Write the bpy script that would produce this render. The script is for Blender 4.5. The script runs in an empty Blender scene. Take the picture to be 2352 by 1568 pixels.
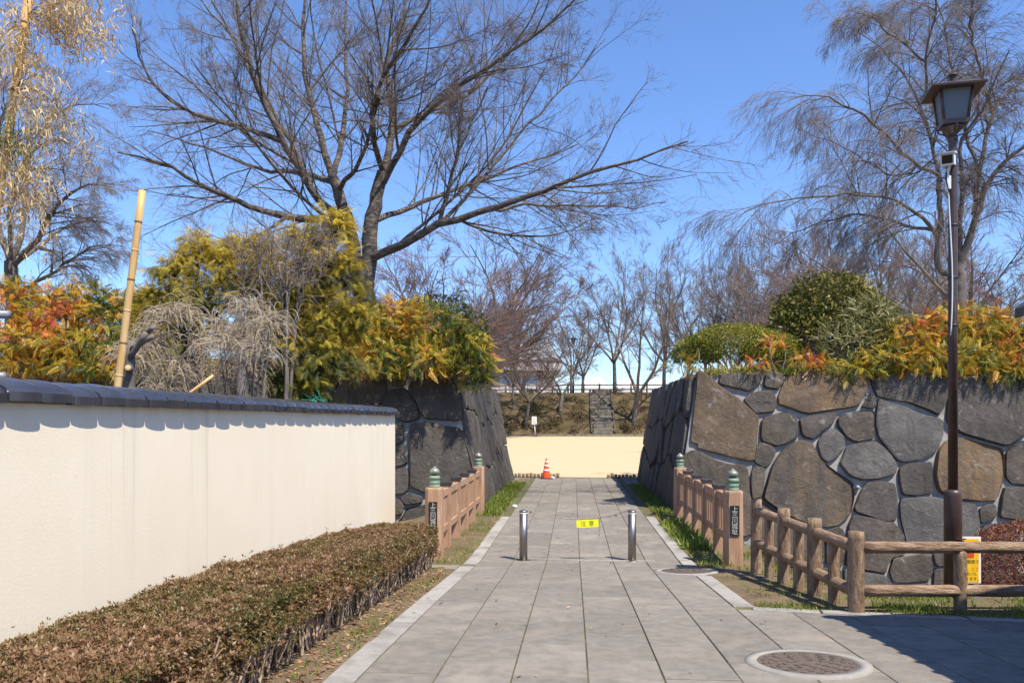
import bpy, bmesh, math, random
import numpy as np
from mathutils import Vector, Matrix

# ---------------------------------------------------------------- camera, sky, sun, exposure
scene = bpy.context.scene
COL = scene.collection
F_PX, CX, HY = 1898.3, 1176.0, 967.3        # focal length, centre and horizon in a 2352 px wide picture
YAW = math.radians(4.24)
EYE = 2.0
cam_data = bpy.data.cameras.new("camera")
cam = bpy.data.objects.new("camera", cam_data)
COL.objects.link(cam)
cam.location = (0, 0, EYE)
cam.rotation_euler = (math.radians(90), 0, YAW)
cam_data.sensor_width = 36.0
cam_data.lens = F_PX / 2352.0 * 36.0
cam_data.shift_y = (HY - 784.0) / 2352.0
cam_data.clip_end = 3000.0
cam_data.clip_start = 0.05
scene.camera = cam

SUN = Vector((0.43, -0.42, 1.0)).normalized()     # towards the sun
SUN_EL = math.asin(SUN.z)
SUN_ROT = math.atan2(SUN.x, SUN.y)
world = bpy.data.worlds.new("World")
scene.world = world
world.use_nodes = True
wn = world.node_tree
bg = wn.nodes["Background"]
sky = wn.nodes.new("ShaderNodeTexSky")
sky.sky_type = 'NISHITA'
sky.sun_disc = False
sky.sun_elevation = SUN_EL
sky.sun_rotation = SUN_ROT
sky.altitude = 0.0
sky.air_density = 1.0
sky.dust_density = 0.15
sky.ozone_density = 3.0
tint = wn.nodes.new("ShaderNodeMix"); tint.data_type = 'RGBA'; tint.blend_type = 'MULTIPLY'; tint.inputs[0].default_value = 1.0
tint.inputs[7].default_value = (0.93, 1.10, 1.40, 1.0)
wn.links.new(sky.outputs[0], tint.inputs[6]); wn.links.new(tint.outputs[2], bg.inputs[0])
bg.inputs[1].default_value = 0.107
sun_data = bpy.data.lights.new("sun", 'SUN')
sun_data.energy = 5.0
sun_data.angle = math.radians(0.5)
sun_data.color = (1.0, 0.915, 0.78)
sun_ob = bpy.data.objects.new("sun", sun_data)
COL.objects.link(sun_ob)
sun_ob.location = (20, -20, 40)
sun_ob.rotation_euler = (-SUN).to_track_quat('-Z', 'Y').to_euler()
scene.view_settings.view_transform = 'Standard'
scene.view_settings.look = 'None'
scene.view_settings.gamma = 1.0
scene.view_settings.use_curve_mapping = False
scene.view_settings.exposure = 0.63
scene.cycles.max_bounces = 6
scene.cycles.transparent_max_bounces = 4

RIGHT = np.array((math.cos(YAW), math.sin(YAW), 0.0))
FWD = np.array((-math.sin(YAW), math.cos(YAW), 0.0))
rng = np.random.default_rng(7)
random.seed(7)

# ---------------------------------------------------------------- helpers: positions
def D(x, y, d):
    """photo pixel (2352 wide) at distance d along the view axis -> world point"""
    return np.array((0, 0, EYE)) + RIGHT * ((x - CX) / F_PX * d) + FWD * d + np.array((0, 0, -(y - HY) / F_PX * d))
def N(x, y, d):
    return D(x / 1.10204, y / 1.10204, d)
_GY = [-40, 3, 5.2, 6.1, 8, 11.8, 29.6, 70, 1000]
_GZ = [.50, .47, .41, .36, .25, 0, 0, .75, .75]
def gz(Y):
    return float(np.interp(Y, _GY, _GZ))
def ray_dir(x, y):
    return RIGHT * ((x - CX) / F_PX) + FWD + np.array((0, 0, -(y - HY) / F_PX))
def on_plane(x, y, n, c):
    """pixel ray meets plane n.p = c"""
    r = ray_dir(x, y); o = np.array((0, 0, EYE)); n = np.array(n, float)
    t = (c - n @ o) / (n @ r)
    return o + r * t
def on_ground(x, y, hf, d0=2.0, d1=140.0):
    """pixel ray meets the height function"""
    r = ray_dir(x, y); o = np.array((0, 0, EYE)); pd = d0
    for i in range(1400):
        d = d0 + (d1 - d0) * (i / 1400.0) ** 1.5
        p = o + r * d
        if p[2] <= hf(p[0], p[1]):
            return p
    return o + r * d1
def smooth(t):
    t = np.clip(t, 0, 1); return t * t * (3 - 2 * t)
def wob(p, s=1.0, seed=0):
    """cheap smooth 3-D noise in -1..1 for arrays (...,3)"""
    p = np.asarray(p, float) * s
    r = np.random.default_rng(100 + seed)
    out = 0
    for k in range(5):
        v = r.normal(size=3) * (1.0 + .5 * k); ph = r.uniform(0, 6.28)
        out = out + np.sin(p @ v + ph) / (1 + .35 * k)
    return out / 2.6

# ---------------------------------------------------------------- helpers: meshes and objects
class Geo:
    """collects vertices and faces, optional per-vertex tone"""
    def __init__(self): self.v = []; self.f = []; self.t = []; self.n = 0
    def add(self, verts, faces, tone=0.5):
        verts = np.asarray(verts, np.float32).reshape(-1, 3)
        self.v.append(verts)
        if isinstance(faces, np.ndarray): self.f.append(faces.astype(np.int32) + self.n)
        else:
            by = {}
            for f in faces: by.setdefault(len(f), []).append(f)
            for k in by: self.f.append(np.array(by[k], np.int32) + self.n)
        t = np.empty(len(verts), np.float32); t[:] = tone
        self.t.append(t); self.n += len(verts)
        return self
    def mesh(self, name, smooth_shade=True, tone=False):
        me = bpy.data.meshes.new(name)
        v = np.concatenate(self.v); loops = np.concatenate([f.ravel() for f in self.f])
        tot = np.concatenate([np.full(len(f), f.shape[1], np.int32) for f in self.f])
        st = np.zeros(len(tot), np.int32); st[1:] = np.cumsum(tot)[:-1]
        me.vertices.add(len(v)); me.vertices.foreach_set('co', v.ravel())
        me.loops.add(len(loops)); me.loops.foreach_set('vertex_index', loops)
        me.polygons.add(len(tot)); me.polygons.foreach_set('loop_start', st)
        me.polygons.foreach_set('use_smooth', np.full(len(tot), smooth_shade))
        me.update(calc_edges=True)
        if tone:
            a = me.attributes.new('tone', 'FLOAT', 'POINT'); a.data.foreach_set('value', np.concatenate(self.t))
        return me
    def build(self, name, mat, parent=None, smooth_shade=True, tone=False, **tags):
        return obj(name, self.mesh(name, smooth_shade, tone), mat, parent, **tags)
def tag(o, label=None, cat=None, group=None, kind=None):
    if label: o['label'] = label
    if cat: o['category'] = cat
    if group: o['group'] = group
    if kind: o['kind'] = kind
    return o
def obj(name, me, mat=None, parent=None, **tags):
    o = bpy.data.objects.new(name, me)
    COL.objects.link(o)
    if mat is not None and me is not None and len(me.materials) == 0: me.materials.append(mat)
    if parent is not None:
        o.parent = parent
        o.matrix_parent_inverse = Matrix.Translation(-Vector(parent.location)) if parent.parent is None else Matrix.Identity(4)
    return tag(o, **tags)
def thing(name, label, cat, loc=(0, 0, 0), group=None):
    o = bpy.data.objects.new(name, None)
    COL.objects.link(o); o.location = loc
    o.empty_display_size = .2
    return tag(o, label, cat, group)
def copy_tree(o, parent=None):
    c = o.copy(); COL.objects.link(c); c.parent = parent
    for ch in list(o.children): copy_tree(ch, c)
    return c
def box(g, c, s, rz=0.0, tone=.5, taper=1.0, bev=0.0):
    """box centred at c with size s; taper scales the top"""
    sx, sy, sz = s[0] / 2, s[1] / 2, s[2] / 2
    b = min(bev, sx * .9, sy * .9, sz * .9)
    if b > 0:
        rings = []
        for (zz, ins) in ((-sz, b), (-sz + b, 0), (sz - b, 0), (sz, b)):
            k = taper if zz > 0 else 1.0
            x, y = sx * k - ins, sy * k - ins
            bb = b * .0
            rings.append([(-x, -y, zz), (x, -y, zz), (x, y, zz), (-x, y, zz)])
        v = np.array(rings).reshape(-1, 3)
        f = [(3, 2, 1, 0), (12, 13, 14, 15)]
        for r in range(3):
            for i in range(4):
                j = (i + 1) % 4
                f.append((r * 4 + i, r * 4 + j, r * 4 + 4 + j, r * 4 + 4 + i))
    else:
        v = np.array([(-sx, -sy, -sz), (sx, -sy, -sz), (sx, sy, -sz), (-sx, sy, -sz),
                      (-sx * taper, -sy * taper, sz), (sx * taper, -sy * taper, sz), (sx * taper, sy * taper, sz), (-sx * taper, sy * taper, sz)])
        f = [(3, 2, 1, 0), (4, 5, 6, 7), (0, 1, 5, 4), (1, 2, 6, 5), (2, 3, 7, 6), (3, 0, 4, 7)]
    if rz:
        c_, s_ = math.cos(rz), math.sin(rz)
        v = v @ np.array([(c_, s_, 0), (-s_, c_, 0), (0, 0, 1)])
    return g.add(v + np.array(c), f, tone)
def lathe(g, c, prof, n=20, tone=.5, phase=0.0):
    """prof: list of (r, z)"""
    a = np.linspace(0, 2 * math.pi, n, endpoint=False) + phase
    v = []
    for r, z in prof:
        v.append(np.stack([r * np.cos(a), r * np.sin(a), np.full(n, z)], 1))
    v = np.concatenate(v) + np.array(c)
    f = []
    for k in range(len(prof) - 1):
        for i in range(n):
            j = (i + 1) % n
            f.append((k * n + i, k * n + j, (k + 1) * n + j, (k + 1) * n + i))
    f.append(tuple(range(n))[::-1]); m = (len(prof) - 1) * n
    f.append(tuple(m + i for i in range(n)))
    return g.add(v, f, tone)
def tubes(g, P, R, S=5, tone=.5, cap=False):
    """P (N,K,3) centre lines, R (N,K) radii"""
    P = np.asarray(P, float); R = np.asarray(R, float)
    if P.ndim == 2: P = P[None]; R = R[None]
    Nn, K, _ = P.shape
    t = np.gradient(P, axis=1); t /= np.linalg.norm(t, axis=2, keepdims=True) + 1e-9
    mean = t.mean(1, keepdims=True)
    ref = np.where(np.abs(mean[..., 2:3]) > .8, np.array((1.0, .13, 0.0)), np.array((.11, .07, 1.0)))
    a = np.cross(t, np.broadcast_to(ref, t.shape)); a /= np.linalg.norm(a, axis=2, keepdims=True) + 1e-9
    b = np.cross(t, a)
    ang = np.linspace(0, 2 * math.pi, S, endpoint=False)
    V = P[:, :, None] + R[:, :, None, None] * (np.cos(ang)[:, None] * a[:, :, None] + np.sin(ang)[:, None] * b[:, :, None])
    idx = np.arange(Nn * K * S).reshape(Nn, K, S)
    nx = np.roll(idx, -1, axis=2)
    q = np.stack([idx[:, :-1], nx[:, :-1], nx[:, 1:], idx[:, 1:]], -1).reshape(-1, 4)
    tt = np.repeat(np.broadcast_to(np.asarray(tone, float).reshape(-1, 1) if np.ndim(tone) else np.full((Nn, 1), tone), (Nn, K)).reshape(-1), S)
    g.add(V.reshape(-1, 3), q, tt)
    if cap:
        n0 = g.n - Nn * K * S
        caps = np.concatenate([idx[:, 0, ::-1], idx[:, -1]], 0)
        g.f.append((caps + n0).astype(np.int32))
    return g
def tube(g, pts, r, S=8, tone=.5, cap=True):
    pts = np.asarray(pts, float)
    r = np.full(len(pts), r) if np.ndim(r) == 0 else np.asarray(r, float)
    return tubes(g, pts[None], r[None], S, tone, cap)
def instances(g, tv, tf, pos, rot, scale, tone):
    """template verts/faces placed n times. rot (n,3,3)"""
    tv = np.asarray(tv, float); tf = np.asarray(tf, int)
    n = len(pos)
    V = np.einsum('nij,mj->nmi', rot, tv) * np.asarray(scale).reshape(-1, 1, 1) + pos[:, None]
    Fc = (tf[None] + (np.arange(n) * len(tv))[:, None, None]).reshape(-1, tf.shape[1])
    g.add(V.reshape(-1, 3), Fc, np.repeat(tone, len(tv)))
    return g
def frames(direction, up=None, twist=None):
    """rotation matrices whose local Y follows direction, Z near up"""
    d = np.asarray(direction, float); d = d / (np.linalg.norm(d, axis=1, keepdims=True) + 1e-9)
    u = np.broadcast_to(np.array((0, 0, 1.0)) if up is None else up, d.shape)
    x = np.cross(d, u); l = np.linalg.norm(x, axis=1, keepdims=True)
    x = np.where(l < 1e-3, np.array((1.0, 0, 0)), x / (l + 1e-9)); z = np.cross(x, d)
    if twist is not None:
        c, s = np.cos(twist)[:, None], np.sin(twist)[:, None]
        x, z = x * c + z * s, z * c - x * s
    return np.stack([x, d, z], 2)

# ---------------------------------------------------------------- materials
def _nodes(name):
    m = bpy.data.materials.new(name); m.use_nodes = True
    nt = m.node_tree; b = nt.nodes['Principled BSDF']
    return m, nt, b
def ramp(nt, stops):
    r = nt.nodes.new('ShaderNodeValToRGB')
    e = r.color_ramp.elements
    while len(e) < len(stops): e.new(.5)
    for i, (p, c) in enumerate(stops):
        e[i].position = p; e[i].color = (c[0], c[1], c[2], 1)
    return r
def coords(nt, scale=(1, 1, 1), use='Object', rand=False):
    tc = nt.nodes.new('ShaderNodeTexCoord'); mp = nt.nodes.new('ShaderNodeMapping')
    mp.inputs['Scale'].default_value = scale
    nt.links.new(tc.outputs[use], mp.inputs[0])
    if rand:
        oi = nt.nodes.new('ShaderNodeObjectInfo'); vm = nt.nodes.new('ShaderNodeVectorMath'); vm.operation = 'SCALE'
        cb = nt.nodes.new('ShaderNodeCombineXYZ')
        for i in range(3): nt.links.new(oi.outputs['Random'], cb.inputs[i])
        nt.links.new(cb.outputs[0], vm.inputs[0]); vm.inputs['Scale'].default_value = 37.0
        nt.links.new(vm.outputs[0], mp.inputs['Location'])
    return mp
def noise(nt, mp, scale, detail=6, rough=.6, dist=0.0):
    n = nt.nodes.new('ShaderNodeTexNoise')
    n.inputs['Scale'].default_value = scale; n.inputs['Detail'].default_value = detail
    n.inputs['Roughness'].default_value = rough; n.inputs['Distortion'].default_value = dist
    nt.links.new(mp.outputs[0], n.inputs['Vector'])
    return n
def mixc(nt, a, b, fac, mode='MIX'):
    m = nt.nodes.new('ShaderNodeMix'); m.data_type = 'RGBA'; m.blend_type = mode
    for s, v in ((6, a), (7, b)):
        if isinstance(v, tuple): m.inputs[s].default_value = (*v, 1)
        else: nt.links.new(v, m.inputs[s])
    if isinstance(fac, (int, float)): m.inputs[0].default_value = fac
    else: nt.links.new(fac, m.inputs[0])
    return m.outputs[2]
def bump(nt, b, height, strength, dist=.02):
    n = nt.nodes.new('ShaderNodeBump'); n.inputs['Strength'].default_value = strength; n.inputs['Distance'].default_value = dist
    nt.links.new(height, n.inputs['Height']); nt.links.new(n.outputs[0], b.inputs['Normal'])
    return n
def surf(name, stops, scale=4, rough=.85, bumps=.3, bscale=40, bdist=.01, stretch=(1, 1, 1), metallic=0.0, rand=0.0, use='Object',
         spot=None, spec=.3, detail=6):
    """noise-coloured surface; spot=(scale, lo, hi, colour) adds patches; rand = brightness spread per object"""
    m, nt, b = _nodes(name)
    mp = coords(nt, stretch, use, rand > 0)
    n = noise(nt, mp, scale, detail)
    r = ramp(nt, stops); nt.links.new(n.outputs[0], r.inputs[0])
    col = r.outputs[0]
    for s in (spot if isinstance(spot, list) else [spot] if spot else []):
        n2 = noise(nt, mp, s[0], 5, .65, .4)
        mr = nt.nodes.new('ShaderNodeMapRange'); mr.inputs[1].default_value = s[1]; mr.inputs[2].default_value = s[2]
        nt.links.new(n2.outputs[0], mr.inputs[0])
        col = mixc(nt, col, s[3], mr.outputs[0])
    if rand:
        oi = nt.nodes.new('ShaderNodeObjectInfo'); mr = nt.nodes.new('ShaderNodeMapRange')
        mr.inputs[3].default_value = 1 - rand; mr.inputs[4].default_value = 1 + rand
        nt.links.new(oi.outputs['Random'], mr.inputs[0])
        cb = nt.nodes.new('ShaderNodeCombineColor')
        for i in range(3): nt.links.new(mr.outputs[0], cb.inputs[i])
        col = mixc(nt, col, cb.outputs[0], 1.0, 'MULTIPLY')
    nt.links.new(col, b.inputs['Base Color'])
    b.inputs['Roughness'].default_value = rough; b.inputs['Metallic'].default_value = metallic
    b.inputs['Specular IOR Level'].default_value = spec
    if bumps:
        nb = noise(nt, mp, bscale, 6, .65)
        bump(nt, b, nb.outputs[0], bumps, bdist)
    return m
def plain(name, c, rough=.5, metallic=0.0, spec=.4):
    m, nt, b = _nodes(name)
    mp = coords(nt); n = noise(nt, mp, 9, 4)
    r = ramp(nt, [(.3, tuple(x * .88 for x in c)), (.7, tuple(min(1, x * 1.1) for x in c))])
    nt.links.new(n.outputs[0], r.inputs[0]); nt.links.new(r.outputs[0], b.inputs['Base Color'])
    b.inputs['Roughness'].default_value = rough; b.inputs['Metallic'].default_value = metallic
    b.inputs['Specular IOR Level'].default_value = spec
    return m
def leafmat(name, stops, trans=.35, rough=.5, spec=.35):
    """colour from the per-leaf tone attribute, with light passing through"""
    m, nt, b = _nodes(name)
    at = nt.nodes.new('ShaderNodeAttribute'); at.attribute_name = 'tone'
    r = ramp(nt, stops); nt.links.new(at.outputs['Fac'], r.inputs[0])
    nt.links.new(r.outputs[0], b.inputs['Base Color'])
    b.inputs['Roughness'].default_value = rough; b.inputs['Specular IOR Level'].default_value = spec
    if trans:
        tr = nt.nodes.new('ShaderNodeBsdfTranslucent'); nt.links.new(r.outputs[0], tr.inputs[0])
        mx = nt.nodes.new('ShaderNodeMixShader'); mx.inputs[0].default_value = trans
        out = nt.nodes['Material Output']
        nt.links.new(b.outputs[0], mx.inputs[1]); nt.links.new(tr.outputs[0], mx.inputs[2]); nt.links.new(mx.outputs[0], out.inputs[0])
    return m

M = {}
M['slab'] = surf('paving_slab', [(.25, (.152, .138, .120)), (.5, (.198, .181, .158)), (.75, (.242, .222, .194))], 9, .9, .4, 160, .005, rand=.10, spec=.08,
                 spot=[(1.4, .52, .75, (.285, .25, .21)), (260, .62, .72, (.38, .37, .36)), (210, .66, .74, (.07, .065, .06))])
M['kerb'] = surf('kerb_granite', [(.25, (.27, .255, .235)), (.75, (.36, .34, .315))], 14, .9, .3, 150, .004, rand=.08, spec=.08,
                 spot=[(2.2, .5, .75, (.19, .175, .15))])
M['bed'] = surf('joint_bed', [(.35, (.075, .068, .050)), (.55, (.11, .11, .045)), (.7, (.15, .16, .055))], 5, .95, .3, 80)
M['soil'] = surf('soil', [(.25, (.085, .055, .035)), (.5, (.15, .105, .065)), (.75, (.21, .16, .10))], 3.5, .95, .6, 45, .02,
                 spot=[(.8, .55, .7, (.13, .125, .05)), (60, .6, .7, (.28, .22, .15))])
M['sand'] = surf('sand_field', [(.3, (.47, .375, .225)), (.7, (.505, .41, .25))], .35, .95, .15, 30, .01, stretch=(1, 2.2, 1))
M['bank'] = surf('embankment', [(.3, (.045, .05, .018)), (.5, (.10, .085, .04)), (.7, (.16, .115, .065))], .7, .95, .6, 9, .1)
M['plaster'] = None
M['tile'] = surf('glazed_tile', [(.3, (.030, .032, .042)), (.7, (.045, .047, .06))], 5, .16, .03, 30, .002, rand=.15, spec=.8, spot=[(2.5, .6, .8, (.09, .085, .09))])
M['stone'] = None
M['mortar'] = surf('mortar', [(.3, (.22, .21, .20)), (.7, (.36, .345, .325))], 6, .95, .5, 40, .02, spot=[(1.1, .5, .7, (.20, .195, .18))])
M['rail_wood'] = surf('brown_rail', [(.25, (.27, .155, .095)), (.5, (.37, .225, .14)), (.75, (.46, .30, .20))], 3, .7, .3, 24, .004, stretch=(4, 4, .6), rand=.06,
                      spot=[(5, .60, .72, (.26, .145, .09)), (2.2, .56, .75, (.56, .38, .26))])
M['log'] = surf('bark_concrete', [(.28, (.13, .078, .048)), (.5, (.30, .20, .13)), (.72, (.47, .35, .24))], 24, .9, 1.0, 34, .05, stretch=(1, 1, .22), rand=.06)
M['log_h'] = surf('bark_concrete_rail', [(.28, (.13, .078, .048)), (.5, (.30, .20, .13)), (.72, (.47, .35, .24))], 24, .9, 1.0, 34, .05, stretch=(.22, 1, 1), rand=.06)
M['log_v'] = surf('bark_concrete_rail_deep', [(.25, (.15, .09, .055)), (.5, (.26, .17, .105)), (.75, (.36, .25, .16))], 22, .9, 1.0, 30, .02, stretch=(1, .22, 1), rand=.06)
M['green'] = surf('patina_bronze', [(.3, (.13, .20, .14)), (.7, (.21, .29, .21))], 12, .55, .15, 60, .003, metallic=0, spot=[(9, .58, .7, (.05, .07, .06))])
M['greymetal'] = plain('onion_metal', (.26, .27, .23), .4, .3)
M['blackcap'] = surf('black_cap', [(.3, (.022, .024, .03)), (.7, (.05, .052, .058))], 20, .45, .2, 50, .003)
M['black'] = plain('black_board', (.018, .018, .018), .45)
M['letter'] = plain('raised_letter', (.50, .50, .46), .5, .0)
M['steel'] = surf('stainless', [(.3, (.24, .22, .205)), (.7, (.33, .305, .285))], 14, .42, .06, 90, .002, stretch=(6, 6, .3), metallic=1.0)
M['chain'] = surf('chain_metal', [(.4, (.20, .17, .14)), (.6, (.34, .31, .27))], 30, .5, .1, 60, metallic=.7)
M['yellow'] = plain('yellow_plate', (.88, .83, .02), .5)
M['ink'] = plain('dark_print', (.10, .13, .02), .6)
M['signyellow'] = plain('sign_yellow', (.85, .50, .012), .5)
M['signred'] = plain('sign_red', (.62, .09, .03), .5)
M['white'] = plain('white_paint', (.78, .78, .76), .5)
M['cone'] = plain('cone_orange', (.78, .075, .02), .45)
M['lampmetal'] = surf('brown_lamp_metal', [(.3, (.042, .024, .022)), (.7, (.078, .044, .038))], 6, .42, .12, 70, .003, spot=[(8, .6, .72, (.12, .055, .035))], spec=.5)
M['iron'] = surf('cast_iron', [(.3, (.085, .065, .052)), (.7, (.15, .118, .095))], 30, .7, .3, 90, .004)
M['ring'] = surf('manhole_ring', [(.3, (.24, .225, .205)), (.7, (.31, .295, .27))], 9, .9, .3, 120, .004)
M['cctv'] = plain('cctv_white', (.70, .72, .72), .4)
M['glassdark'] = plain('dark_lens', (.01, .01, .012), .1)
M['pipe'] = plain('grey_pipe', (.26, .27, .29), .5, .3)
M['bamboo'] = surf('bamboo', [(.3, (.50, .27, .085)), (.5, (.60, .37, .14)), (.7, (.66, .50, .27))], 2.2, .45, .1, 30, .003, stretch=(3, 3, .6), spot=[(3, .6, .75, (.42, .20, .06))])
M['bamboo_node'] = plain('bamboo_node', (.22, .12, .05), .7)
def pane_mat():
    m, nt, b = _nodes('frosted_pane')
    b.inputs['Base Color'].default_value = (.22, .25, .28, 1); b.inputs['Roughness'].default_value = .35
    b.inputs['Transmission Weight'].default_value = .35; b.inputs['IOR'].default_value = 1.1
    return m
M['pane'] = pane_mat()
def plaster_mat():
    m, nt, b = _nodes('cream_plaster')
    mp = coords(nt); st = coords(nt, (1, 5.5, .28)); st2 = coords(nt, (1, 13, .22))
    n = noise(nt, mp, 1.3, 5); r = ramp(nt, [(.3, (.755, .672, .525)), (.7, (.795, .715, .57))]); nt.links.new(n.outputs[0], r.inputs[0])
    col = r.outputs[0]
    for (mpp, sc, lo, hi, c, amt) in ((st, 1.0, .58, .86, (.52, .485, .43), .45), (st2, 1.0, .64, .84, (.42, .385, .35), .6)):
        k = noise(nt, mpp, sc, 4, .6); mr = nt.nodes.new('ShaderNodeMapRange')
        mr.inputs[1].default_value = lo; mr.inputs[2].default_value = hi; mr.inputs[4].default_value = amt
        nt.links.new(k.outputs[0], mr.inputs[0]); col = mixc(nt, col, c, mr.outputs[0])
    d = noise(nt, mp, 34, 3); mr = nt.nodes.new('ShaderNodeMapRange'); mr.inputs[1].default_value = .70; mr.inputs[2].default_value = .76; mr.inputs[4].default_value = .5
    nt.links.new(d.outputs[0], mr.inputs[0]); col = mixc(nt, col, (.42, .37, .30), mr.outputs[0])
    nt.links.new(col, b.inputs['Base Color']); b.inputs['Roughness'].default_value = .95; b.inputs['Specular IOR Level'].default_value = .1
    nb = noise(nt, mp, 70, 5, .6); bump(nt, b, nb.outputs[0], .22, .006)
    return m
M['plaster'] = plaster_mat()
def stone_mat(name, base, warm, amt):
    m, nt, b = _nodes(name)
    mp = coords(nt, (1, 1, 1), 'Object', True); mv = coords(nt, (2.2, 2.2, .5), 'Object', True)
    n = noise(nt, mp, 1.6, 8, .65)
    r = ramp(nt, [(.28, tuple(x * .62 for x in base)), (.5, base), (.72, tuple(x * 1.45 for x in base))]); nt.links.new(n.outputs[0], r.inputs[0])
    col = r.outputs[0]
    oi = nt.nodes.new('ShaderNodeObjectInfo')
    # rusty patches, stronger on some stones
    n2 = noise(nt, mv, .9, 5, .6); mr = nt.nodes.new('ShaderNodeMapRange'); mr.inputs[1].default_value = .50; mr.inputs[2].default_value = .72
    nt.links.new(n2.outputs[0], mr.inputs[0]); mr.inputs[1].default_value = .44
    mu = nt.nodes.new('ShaderNodeMath'); mu.operation = 'MULTIPLY'; nt.links.new(mr.outputs[0], mu.inputs[0])
    mr2 = nt.nodes.new('ShaderNodeMapRange'); mr2.inputs[1].default_value = .25; mr2.inputs[2].default_value = 1; mr2.inputs[4].default_value = amt
    nt.links.new(oi.outputs['Random'], mr2.inputs[0]); nt.links.new(mr2.outputs[0], mu.inputs[1])
    col = mixc(nt, col, warm, mu.outputs[0])
    # pale lichen veins and specks
    n3 = noise(nt, mp, 2.6, 9, .75, 1.6); mr3 = nt.nodes.new('ShaderNodeMapRange'); mr3.inputs[1].default_value = .57; mr3.inputs[2].default_value = .72; mr3.inputs[4].default_value = .8
    nt.links.new(n3.outputs[0], mr3.inputs[0]); col = mixc(nt, col, (.30, .29, .275), mr3.outputs[0])
    n4 = noise(nt, mp, 22, 4); mr4 = nt.nodes.new('ShaderNodeMapRange'); mr4.inputs[1].default_value = .68; mr4.inputs[2].default_value = .76; mr4.inputs[4].default_value = .6
    nt.links.new(n4.outputs[0], mr4.inputs[0]); col = mixc(nt, col, (.36, .35, .33), mr4.outputs[0])
    # vertical water streaks
    ms = coords(nt, (5, 5, .25), 'Object', True); n5 = noise(nt, ms, 1.0, 4); mr5 = nt.nodes.new('ShaderNodeMapRange'); mr5.inputs[1].default_value = .54; mr5.inputs[2].default_value = .75; mr5.inputs[4].default_value = .55
    nt.links.new(n5.outputs[0], mr5.inputs[0]); col = mixc(nt, col, tuple(x * .4 for x in base), mr5.outputs[0])
    nt.links.new(col, b.inputs['Base Color']); b.inputs['Roughness'].default_value = .82; b.inputs['Specular IOR Level'].default_value = .3
    nb = noise(nt, mp, 6, 12, .72, .8); bump(nt, b, nb.outputs[0], .9, .06)
    return m
M['stone'] = stone_mat('wall_stone', (.078, .069, .061), (.17, .115, .065), .8)
M['stone_warm'] = stone_mat('wall_stone_warm', (.125, .090, .060), (.25, .15, .065), 1.3)
M['stone_grey'] = stone_mat('wall_stone_grey', (.105, .10, .095), (.2, .14, .09), .4)
M['stone_dark'] = stone_mat('wall_stone_dark', (.080, .071, .062), (.15, .11, .07), .6)
M['bark'] = surf('cherry_bark', [(.3, (.045, .036, .030)), (.5, (.095, .077, .065)), (.72, (.24, .21, .18))], 5, .85, .7, 18, .02, stretch=(1, 1, 3))
M['twig'] = surf('twigs', [(.3, (.13, .098, .082)), (.7, (.22, .18, .155))], 2, .85, 0)
M['twig_pink'] = surf('twigs_pinkish', [(.3, (.13, .085, .082)), (.7, (.21, .145, .135))], .5, .85, 0)
M['bark_grey'] = surf('grey_bark', [(.3, (.10, .082, .072)), (.7, (.20, .17, .15))], 3, .85, .5, 12, .03)
M['twig_brown'] = surf('twigs_brown', [(.3, (.15, .115, .096)), (.7, (.25, .205, .175))], 1, .85, 0)
M['mahonia'] = leafmat('pinnate_leaf', [(0, (.03, .055, .012)), (.22, (.13, .16, .02)), (.45, (.45, .34, .03)), (.65, (.62, .33, .03)), (.83, (.60, .18, .035)), (1, (.40, .05, .04))], .3)
M['conifer'] = leafmat('golden_conifer', [(0, (.03, .045, .010)), (.25, (.085, .10, .015)), (.45, (.22, .19, .022)), (.7, (.46, .34, .03)), (1, (.56, .42, .05))], .3, .6)
M['dead'] = leafmat('dead_foliage', [(0, (.22, .14, .08)), (.5, (.42, .33, .23)), (1, (.58, .50, .39))], .2, .8)
M['camellia'] = leafmat('camellia_leaf', [(0, (.012, .022, .006)), (.45, (.05, .065, .013)), (.75, (.13, .13, .022)), (1, (.25, .21, .045))], .25, .5, .35)
M['azalea'] = leafmat('clipped_azalea', [(0, (.05, .07, .012)), (.4, (.15, .17, .02)), (.75, (.27, .25, .03)), (.93, (.38, .20, .04)), (1, (.46, .09, .04))], .3)
M['sasa'] = leafmat('bamboo_grass', [(0, (.07, .09, .02)), (.5, (.22, .21, .07)), (1, (.50, .44, .24))], .3)
M['redbush'] = leafmat('red_bush_leaf', [(0, (.04, .02, .015)), (.5, (.13, .032, .028)), (.85, (.22, .06, .045)), (1, (.30, .16, .05))], .2)
M['hedge'] = leafmat('winter_hedge_leaf', [(0, (.055, .062, .014)), (.3, (.12, .11, .027)), (.55, (.185, .118, .046)), (.8, (.22, .115, .058)), (1, (.30, .19, .10))], .25, .45, .45)
M['stem'] = surf('hedge_stem', [(.3, (.26, .18, .12)), (.7, (.52, .40, .30))], 5, .9, .2, 30)
M['grass'] = leafmat('grass_blade', [(0, (.09, .13, .02)), (.5, (.20, .26, .04)), (.8, (.34, .33, .08)), (1, (.50, .40, .18))], .35)
M['litter'] = leafmat('fallen_leaf', [(0, (.10, .05, .025)), (.5, (.28, .16, .08)), (1, (.48, .31, .17))], .1, .8)
M['bambooleaf'] = leafmat('dry_bamboo_leaf', [(0, (.34, .21, .085)), (.5, (.60, .42, .19)), (1, (.76, .62, .37))], .35)
M['bambooleaf_green'] = leafmat('green_bamboo_leaf', [(0, (.07, .10, .015)), (1, (.25, .25, .05))], .35)
M['shrub'] = leafmat('bank_shrub', [(0, (.028, .034, .012)), (.3, (.07, .062, .022)), (.6, (.13, .08, .045)), (1, (.18, .12, .06))], .2)
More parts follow.
